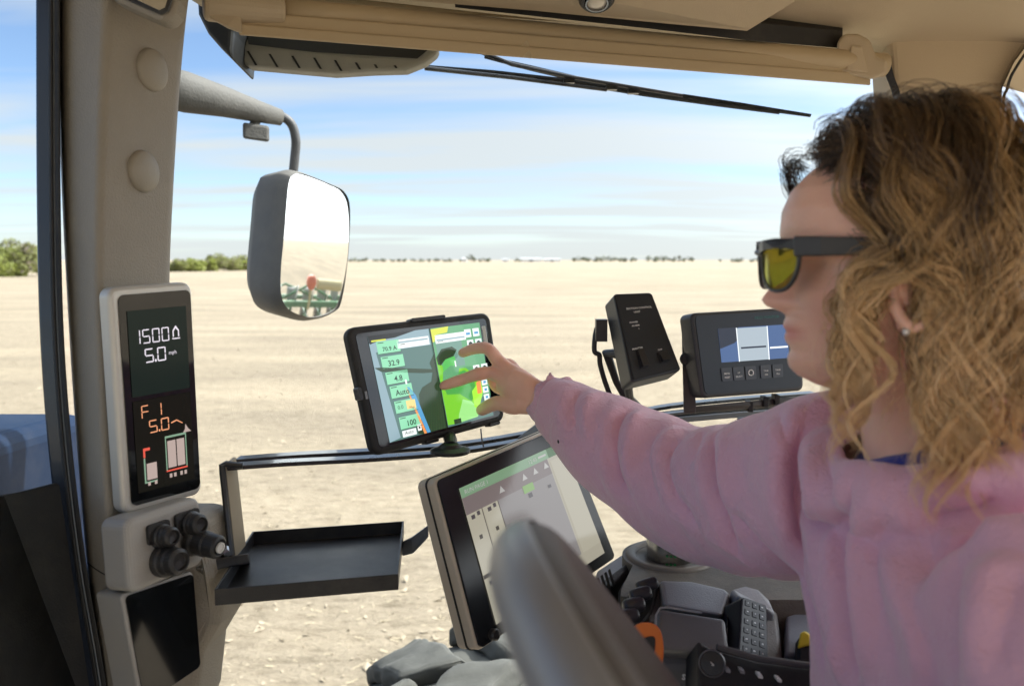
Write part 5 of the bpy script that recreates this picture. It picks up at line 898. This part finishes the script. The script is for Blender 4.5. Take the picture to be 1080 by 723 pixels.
FOLDS = [(-.010, .008, [(664, 432), (653, 446), (648, 470), (653, 500), (662, 518)]), (.006, .011, [(676, 432), (668, 452), (664, 475), (668, 500)]),
 (-.012, .009, [(764, 446), (752, 466), (750, 492), (758, 525), (770, 556), (782, 584)]), (.008, .013, [(776, 444), (768, 470), (768, 500), (778, 540)]),
 (-.008, .008, [(728, 460), (709, 474), (704, 492), (712, 520), (728, 540), (742, 556)]), (.005, .010, [(719, 452), (694, 470), (690, 490)]), (-.006, .008, [(742, 458), (738, 472), (734, 490)]), (-.005, .010, [(698, 450), (686, 478), (690, 510), (704, 534)]),
 (-.007, .010, [(768, 532), (800, 566), (832, 596), (850, 608)]), (.006, .014, [(740, 552), (780, 582), (820, 606)]), (-.006, .009, [(612, 412), (604, 430), (606, 452)]), (.005, .010, [(624, 414), (618, 440), (622, 466)]), (-.005, .008, [(636, 470), (650, 500), (672, 528)]),
 (-.006, .007, [(820, 432), (826, 450), (828, 470)]), (-.012, .009, [(852, 430), (846, 460), (843, 500), (847, 560), (853, 612), (862, 660), (876, 723)]),
 (.010, .013, [(862, 440), (858, 500), (864, 560), (874, 640), (890, 723)]), (-.009, .010, [(872, 470), (880, 540), (884, 600), (888, 680)]), (.009, .010, [(884, 452), (880, 540), (882, 610), (888, 680), (894, 723)]), (-.008, .009, [(897, 500), (895, 560), (898, 640), (908, 723)]), (.008, .009, [(906, 520), (904, 580), (906, 650), (914, 723)]),
 (-.006, .012, [(925, 560), (932, 640), (950, 723)]), (.007, .011, [(930, 525), (962, 552), (998, 566), (1040, 560), (1078, 546)]), (-.012, .009, [(976, 552), (1004, 544), (1034, 536), (1056, 526)]), (.006, .014, [(930, 572), (946, 620), (966, 668), (976, 723)]), (-.006, .014, [(1012, 590), (1010, 650), (1000, 723)]), (.006, .016, [(1060, 580), (1040, 640), (1022, 723)]), (-.007, .012, [(1078, 600), (1062, 650), (1054, 700)])]
sculpt(hood, FOLDS, ((.0012, (38, 21, 60), .4), (.0010, (71, -45, 33), 1.7), (.0008, (20, 95, -70), .9)))
def cut(o, test):
    bm = bmesh.new(); bm.from_mesh(o.data); bmesh.ops.delete(bm, geom=[v for v in bm.verts if test(v.co)], context='VERTS'); bm.to_mesh(o.data); bm.free()
def in_neck(p):
    q = p - hc0; x, y, z = q.dot(hf), q.dot(hs_), q.dot(hu)
    return z > -.215 + .25 * max(0, -x - .0) - .0 and ((x + .035) / .068) ** 2 + (y / .066) ** 2 < 1 and z > -.225
cut(hood, in_neck)
sl_dir = (C(*SL[-1]) - C(*SL[-3])).normalized(); cutp = C(575, 423, 1.184); cut(hood, lambda p: (p - cutp).dot(sl_dir) > 0 and (p - cutp).length < .09)
q = hood.modifiers.new('s', 'SOLIDIFY'); q.thickness = .003; q.offset = 1; q = hood.modifiers.new('sub', 'SUBSURF'); q.levels = 1; q.render_levels = 1
# ribbed cuff with a torn edge
mb = MB(); seg = 96; vs = []; ax = sl_dir; a = (UP - ax * UP.dot(ax)).normalized(); b = ax.cross(a); c0 = C(590, 430, 1.176)
for i in range(9):
    for k in range(seg):
        th = 2 * math.pi * k / seg; r = (.0415 - .0075 * (i / 8) + (.0016 if k % 3 else 0)) * (1 + .04 * math.sin(3 * th)) + .006 * math.exp(-((i - 2) / 1.6) ** 2)
        if i == 8 and math.cos(th) > .75: r += .006 * (math.cos(th) - .75) * 4 * (.6 + .4 * math.sin(17 * th))
        vs.append(c0 + ax * (.034 * i / 8 + (.004 * math.sin(5 * th) if i == 8 else 0)) + a * math.cos(th) * r * .98 + b * math.sin(th) * r * .82)
mb.add(vs, [(i * seg + k, i * seg + (k + 1) % seg, (i + 1) * seg + (k + 1) % seg, (i + 1) * seg + k) for i in range(8) for k in range(seg)]); o = mb.build('cuff', hoodm, hood, smooth=True); o.modifiers.new('s', 'SOLIDIFY').thickness = .003
mb = MB(); m_ = tz(0, 0, 0) if False else None
d_ = (C(591, 465, 1) - O).normalized(); hh = BVHTree.FromPolygons([tuple(v.co) for v in hood.data.vertices], [tuple(p.vertices) for p in hood.data.polygons]).ray_cast(O, d_)
if hh[0] is not None: mb.lathe(hh[0], hh[1], [(.0025, -.001), (.0025, .0036), (.0002, .0038)], 10); mb.build('dark_spot', matte, hood)
# blue shirt under the hoodie
mb = MB(); sp = [Hd(.02, 0, -.180), Hd(-.0, .060, -.160), Hd(-.05, .062, -.148), Hd(-.10, .03, -.150), Hd(-.10, -.03, -.150), Hd(-.05, -.066, -.160), Hd(0, -.058, -.178)]
mb.tube([Vector(p) for p in crom([list(p) for p in sp + sp[:1]], 40)[:-1]], .009, 12, closed=True); mb.build('shirt', mat('shirt_blue', (.02, .03, .25), .7, sheen=.2), per, smooth=True)
# jeans and seat below the frame
mb = MB(); jm = mat('denim', (.03, .05, .10), .8, bump=.3, bscale=600)
for s in (.10, -.10): mb.tube([tl(.50, .64, .66 + s), tl(.25, .62, .67 + s * 1.2), tl(.05, .64, .68 + s * 1.3), tl(.0, .80, .69 + s * 1.3), tl(-.05, 1.0, .72 + s * 1.3)], [.11, .092, .074, .066, .055], 20)
mb.build('jeans', jm, per, smooth=True)

# --- hair: locks of wavy strands rooted on the scalp
def scalp(th, ph, lift=0.):                                       # th 0 = forward, grows to her left; ph elevation
    d = Vector((math.cos(th) * math.cos(ph), math.sin(th) * math.cos(ph), math.sin(ph))); return d
def on_scalp(d, lift):
    # ellipsoid fitted to the skull, centre slightly behind and above eye level
    return Vector((-.008 + d.x * (.096 + lift), d.y * (.0765 + lift), .022 + d.z * (.094 + lift)))
rs = np.random.default_rng(11)
VTX = []; FAC = []; TT = []; LC = []; nv_ = 0
SEGN = 34
def hair_path(root, dirn, length, n, outw, curl, wave, phs, grav, sidebias):
    """guide in the head frame"""
    P = [root.copy()]; d = dirn.normalized(); st = length / n
    for i in range(n):
        t = i / n; d = (d + Vector((0, 0, -1)) * grav * (.3 + t) + sidebias * .06).normalized(); p = P[-1] + d * st
        hi = outw * min(1, .25 + t * 4)
        if p.z > -.03:                                            # hug the skull: between the scalp and the lift of this lock
            q = Vector(((p.x + .008) / .096, p.y / .0765, (p.z - .022) / .094)); L_ = q.length; lo_, hi_ = 1 + hi * 6, 1 + hi * 11
            if L_ < lo_ or L_ > hi_: q = q * (min(max(L_, lo_), hi_) / L_); p = Vector((-.008 + q.x * .096, q.y * .0765, .022 + q.z * .094))
        else:                                                     # below the ears: round the neck
            r2 = math.hypot((p.x + .03) * .85, p.y); lo_, hi_ = .070 + outw * .5 + .038 * min(1, max(0, (-.10 - p.z) / .06)), .092 + outw * .9 + .05 * min(1, max(0, (-.10 - p.z) / .06))
            k = min(max(r2, lo_), hi_) / max(r2, 1e-4); p.x = -.03 + (p.x + .03) * (1 + (k - 1) * .6); p.y *= 1 + (k - 1) * .6
        xl = float(np.interp(p.z, [-.15, -.02, .03, .06, .09, .11], [.050, .040, .040, .058, .078, .075]))
        if p.x > xl and t > .05: p.x = xl + (p.x - xl) * .25
        if p.y > .03 and -.085 < p.z < .0:
            e_ = p.x - .012
            if abs(e_) < .020: p.x = .012 + (.020 if e_ > -.004 else -.020) * (.55 + .45 * abs(e_) / .020)
        if p.z < -.185: p.z = -.185 + (p.z + .185) * .5
        P.append(p); d = (P[-1] - P[-2]).normalized()
    return P
def add_lock(root_d, length, lift, curl, lam, nst, spread, tone, grav=.30, push=None, flat=None):
    global nv_
    r0 = on_scalp(root_d, .002); nrm = Vector((root_d.x, root_d.y, root_d.z)).normalized()
    part = Vector((0, 1 if root_d.y > -.012 else -1, 0)); dirn = nrm * .5 + part * .6 + Vector((-.25 if root_d.x > .3 else -.05, 0, .1 if root_d.z > .5 else 0))
    if push is not None: dirn = dirn + push
    n = SEGN; G_ = hair_path(r0, dirn, length, n, lift, curl, lam, 0, grav, push or Vector((0, 0, 0))); A = np.array([list(p) for p in G_]); seg = A.shape[0]
    T_ = np.gradient(A, axis=0); T_ /= np.linalg.norm(T_, axis=1)[:, None] + 1e-9
    ref = np.array([0.15, .97, .1]); a = np.cross(T_, ref); a /= np.linalg.norm(a, axis=1)[:, None] + 1e-9; b = np.cross(T_, a)
    t = np.linspace(0, 1, seg); s = t * length; ph0 = 7 * root_d.x + 5 * root_d.z + 2 * root_d.y + rs.normal() * 2.4; sgn = 1 if rs.random() < .5 else -1
    lamv = lam * (1.1 - .2 * t); phase = ph0 + sgn * np.cumsum(np.r_[0, np.diff(s)] / lamv) * 6.283
    amp = curl * np.clip(t * 2.2, 0.03, 1) ** 1.1 * (.8 + .4 * rs.random()); asp = .05 + .35 * rs.random()
    A = A + a * (amp * np.cos(phase))[:, None] + b * (amp * asp * np.sin(phase))[:, None]
    for _ in range(int(nst * 2.0)):
        u = rs.normal(size=2) * spread; wdt = (.55 + .9 * np.sin(np.pi * np.clip(t * .8 + .12, 0, 1))) * (1 - .35 * t); roots = rs.normal(size=3) * .006
        end = 1 - .42 * rs.random() ** 2; fl = rs.random() < .045
        off = a * (u[0] * wdt)[:, None] + b * (u[1] * wdt)[:, None]
        fz = rs.normal(size=3) * .0009; pz = rs.random() * 6.28; off += np.sin(pz + s * (90 + 90 * rs.random()))[:, None] * fz * np.clip(t * 3, 0, 1)[:, None]
        if fl: off += (rs.normal(size=3) * .016)[None, :] * (t ** 1.3)[:, None]
        C_ = A + off + roots[None, :] * np.clip(1 - t * 5, 0, 1)[:, None]
        m = max(6, int(seg * end)); C_ = C_[:m]; tt = t[:m]
        if ((C_[:, 0] > -.006) & (C_[:, 0] < .020) & (C_[:, 1] > .045) & (C_[:, 2] < -.016) & (C_[:, 2] > -.062)).any() and rs.random() < .55: continue   # the ear shows between the locks
        Tn = np.gradient(C_, axis=0); Tn /= np.linalg.norm(Tn, axis=1)[:, None] + 1e-9; x = np.cross(Tn, np.array([.2, .3, .93])); x /= np.linalg.norm(x, axis=1)[:, None] + 1e-9; y = np.cross(Tn, x)
        rad = (.00022 + .00016 * rs.random()) * np.minimum(1, (1.02 - np.linspace(0, 1, m)) * 5)[:, None] * (.55 if fl else 1)
        ring = np.stack([C_ + x * rad, C_ - x * rad * .5 + y * rad * .87, C_ - x * rad * .5 - y * rad * .87], 1).reshape(-1, 3)
        VTX.append(ring); i0 = nv_ + 3 * np.arange(m - 1)[:, None]; k = np.arange(3); f = np.stack([i0 + k, i0 + (k + 1) % 3, i0 + 3 + (k + 1) % 3, i0 + 3 + k], -1).reshape(-1, 4); FAC.append(f)
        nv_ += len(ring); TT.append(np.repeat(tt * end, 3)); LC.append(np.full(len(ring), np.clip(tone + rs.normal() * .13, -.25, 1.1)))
#@@LOCKS@@
cnt = 0
while cnt < 150:                                                   # the mass of the hair, both sides and the back
    d = Vector(rs.normal(size=3)).normalized()
    if d.z < -.25 or (d.x > .55 and d.z < .45) or (d.x > .1 and d.z < .15): continue
    if d.x > .80 and d.z < .62: continue
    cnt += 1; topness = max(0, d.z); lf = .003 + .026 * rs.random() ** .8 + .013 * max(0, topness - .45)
    add_lock(d, .155 + .10 * topness + .075 * rs.random(), lf, .006 + .008 * rs.random(), .075 + .045 * rs.random(), 36, .0022 + .0030 * rs.random(), (-.10 + 1.0 * rs.random()) * (.45 + .6 * lf / .03) + (.12 if d.y > 0 else 0) - .35 * max(0, -d.x - .15), grav=.22 + .16 * rs.random())  # inner locks toned darker: shade between locks put into the colour
for k in range(30):                                                # front locks swept back from the brow and over the temple
    y = .02 + .05 * rs.random(); d = Vector((.62 + .15 * rs.random(), y / .0765 + .05, .62 + .15 * rs.random())).normalized()
    add_lock(d, .22 + .07 * rs.random(), .006 + .022 * rs.random(), .006 + .006 * rs.random(), .072 + .035 * rs.random(), 30, .0018 + .0022 * rs.random(), .35 + .6 * rs.random(), grav=.26 + .1 * rs.random(), push=Vector((-.35, .25, .15)))
for k in range(24):                                                # side locks in front of and over the ear
    d = Vector((.30 - .5 * rs.random(), .9, .18 + .4 * rs.random())).normalized()
    add_lock(d, .20 + .06 * rs.random(), .006 + .018 * rs.random(), .007 + .006 * rs.random(), .070 + .03 * rs.random(), 28, .0015 + .0020 * rs.random(), .50 + .5 * rs.random(), grav=.34, push=Vector((.22, .2, 0)))
for k in range(60):                                                # loose golden curls on the outside, towards the window
    d = Vector((.45 - 1.2 * rs.random(), .75 + .2 * rs.random(), -.1 + .75 * rs.random())).normalized()
    add_lock(d, .17 + .09 * rs.random(), .020 + .012 * rs.random(), .008 + .008 * rs.random(), .066 + .035 * rs.random(), 18, .0009 + .0009 * rs.random(), .70 + .4 * rs.random(), grav=.30 + .1 * rs.random(), push=Vector((.05, .2, 0)))
for k in range(26):
    d = Vector((.2 - .9 * rs.random(), .35 + .3 * rs.random(), .75)).normalized()
    add_lock(d, .21 + .09 * rs.random(), .022 + .012 * rs.random(), .007 + .007 * rs.random(), .070 + .035 * rs.random(), 18, .0010 + .0009 * rs.random(), .35 + .5 * rs.random(), grav=.26, push=Vector((-.1, .2, .1)))
Mh = np.array([list(hf), list(hs_), list(hu)]); W_ = np.concatenate(VTX) @ Mh + np.array(hc0); F_a = np.concatenate(FAC); T_a = np.concatenate(TT).astype(np.float32); L_a = np.concatenate(LC).astype(np.float32)
# the scalp under the strands belongs to the same mesh
cs, cf = [], []; nu, nv = 40, 24
for j in range(nv + 1):
    ph = -.45 + (math.pi / 2 + .45) * j / nv
    for i in range(nu):
        th = 2 * math.pi * i / nu; d = Vector((math.cos(th) * math.cos(ph), math.sin(th) * math.cos(ph), math.sin(ph))); p = on_scalp(d, .0045 if (d.x < .05 and d.z > -.2) or (d.x < .55 and d.z > .42) or d.z > .74 else -.02); cs.append(list(Hd(p.x, p.y, p.z)))
for j in range(nv):
    for i in range(nu):
        q = (j * nu + i, j * nu + (i + 1) % nu, (j + 1) * nu + (i + 1) % nu, (j + 1) * nu + i); cf.append([len(W_) + z for z in q])
W_ = np.concatenate([W_, np.array(cs)]); F_a = np.concatenate([F_a, np.array(cf)]); T_a = np.r_[T_a, np.zeros(len(cs), np.float32)]; L_a = np.r_[L_a, np.zeros(len(cs), np.float32)]
me = bpy.data.meshes.new('hair'); me.vertices.add(len(W_)); me.vertices.foreach_set('co', W_.astype(np.float32).ravel()); me.loops.add(len(F_a) * 4); me.loops.foreach_set('vertex_index', F_a.astype(np.int32).ravel()); me.polygons.add(len(F_a)); me.polygons.foreach_set('loop_start', np.arange(0, len(F_a) * 4, 4, dtype=np.int32)); me.polygons.foreach_set('use_smooth', np.ones(len(F_a), bool)); me.update(calc_edges=True)
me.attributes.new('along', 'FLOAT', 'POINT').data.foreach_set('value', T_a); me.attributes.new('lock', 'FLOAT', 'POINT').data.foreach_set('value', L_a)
hm = bpy.data.materials.new('hair'); hm.use_nodes = True; t = hm.node_tree; n = t.nodes; l = t.links; b = n['Principled BSDF']; b.inputs['Roughness'].default_value = .30; b.inputs['Specular IOR Level'].default_value = .75; b.inputs['Sheen Weight'].default_value = .0
a1 = n.new('ShaderNodeAttribute'); a1.attribute_name = 'along'; a2 = n.new('ShaderNodeAttribute'); a2.attribute_name = 'lock'
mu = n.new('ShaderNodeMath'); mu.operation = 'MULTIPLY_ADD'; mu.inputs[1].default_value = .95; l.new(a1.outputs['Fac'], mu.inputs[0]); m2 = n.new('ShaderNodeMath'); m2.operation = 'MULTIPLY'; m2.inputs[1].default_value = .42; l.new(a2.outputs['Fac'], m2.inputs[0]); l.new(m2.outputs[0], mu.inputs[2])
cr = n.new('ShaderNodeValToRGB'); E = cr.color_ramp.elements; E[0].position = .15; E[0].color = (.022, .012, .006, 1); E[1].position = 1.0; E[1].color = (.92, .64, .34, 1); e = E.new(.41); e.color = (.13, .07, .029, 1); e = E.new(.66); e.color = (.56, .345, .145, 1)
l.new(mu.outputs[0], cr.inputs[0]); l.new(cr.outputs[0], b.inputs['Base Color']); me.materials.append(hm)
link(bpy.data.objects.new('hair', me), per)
# --- driver's seat
st = thing('driver_seat', 'dark cloth driver seat under the person in the pink hoodie', 'seat', V(.46, 1.0, .66)); sm_ = mat('seat_cloth', (.06, .06, .062), .85, bump=.4, bscale=300)
mb = MB(); p = tl(.20, .735, .42); mb.box(p, Vector((.46, 0, 0)), Vector((0, .48, 0)), Vector((0, 0, -.13))); mb.build('seat_cushion', sm_, st, bevel=.04, bseg=4)
mb = MB(); p = tl(.62, .72, .42); mb.prism([p, p + Vector((.12, 0, 0)), p + Vector((.12, .46, 0)), p + Vector((0, .46, 0))], [q + Vector((.10, 0, .58)) for q in (p, p + Vector((.10, 0, 0)), p + Vector((.10, .46, 0)), p + Vector((0, .46, 0)))]); mb.build('backrest', sm_, st, bevel=.04, bseg=4)
mb = MB(); p = tl(.34, .86, .55); mb.box(p, Vector((.25, 0, 0)), Vector((0, .22, 0)), Vector((0, 0, -.72))); mb.build('pedestal', black, st, bevel=.02)
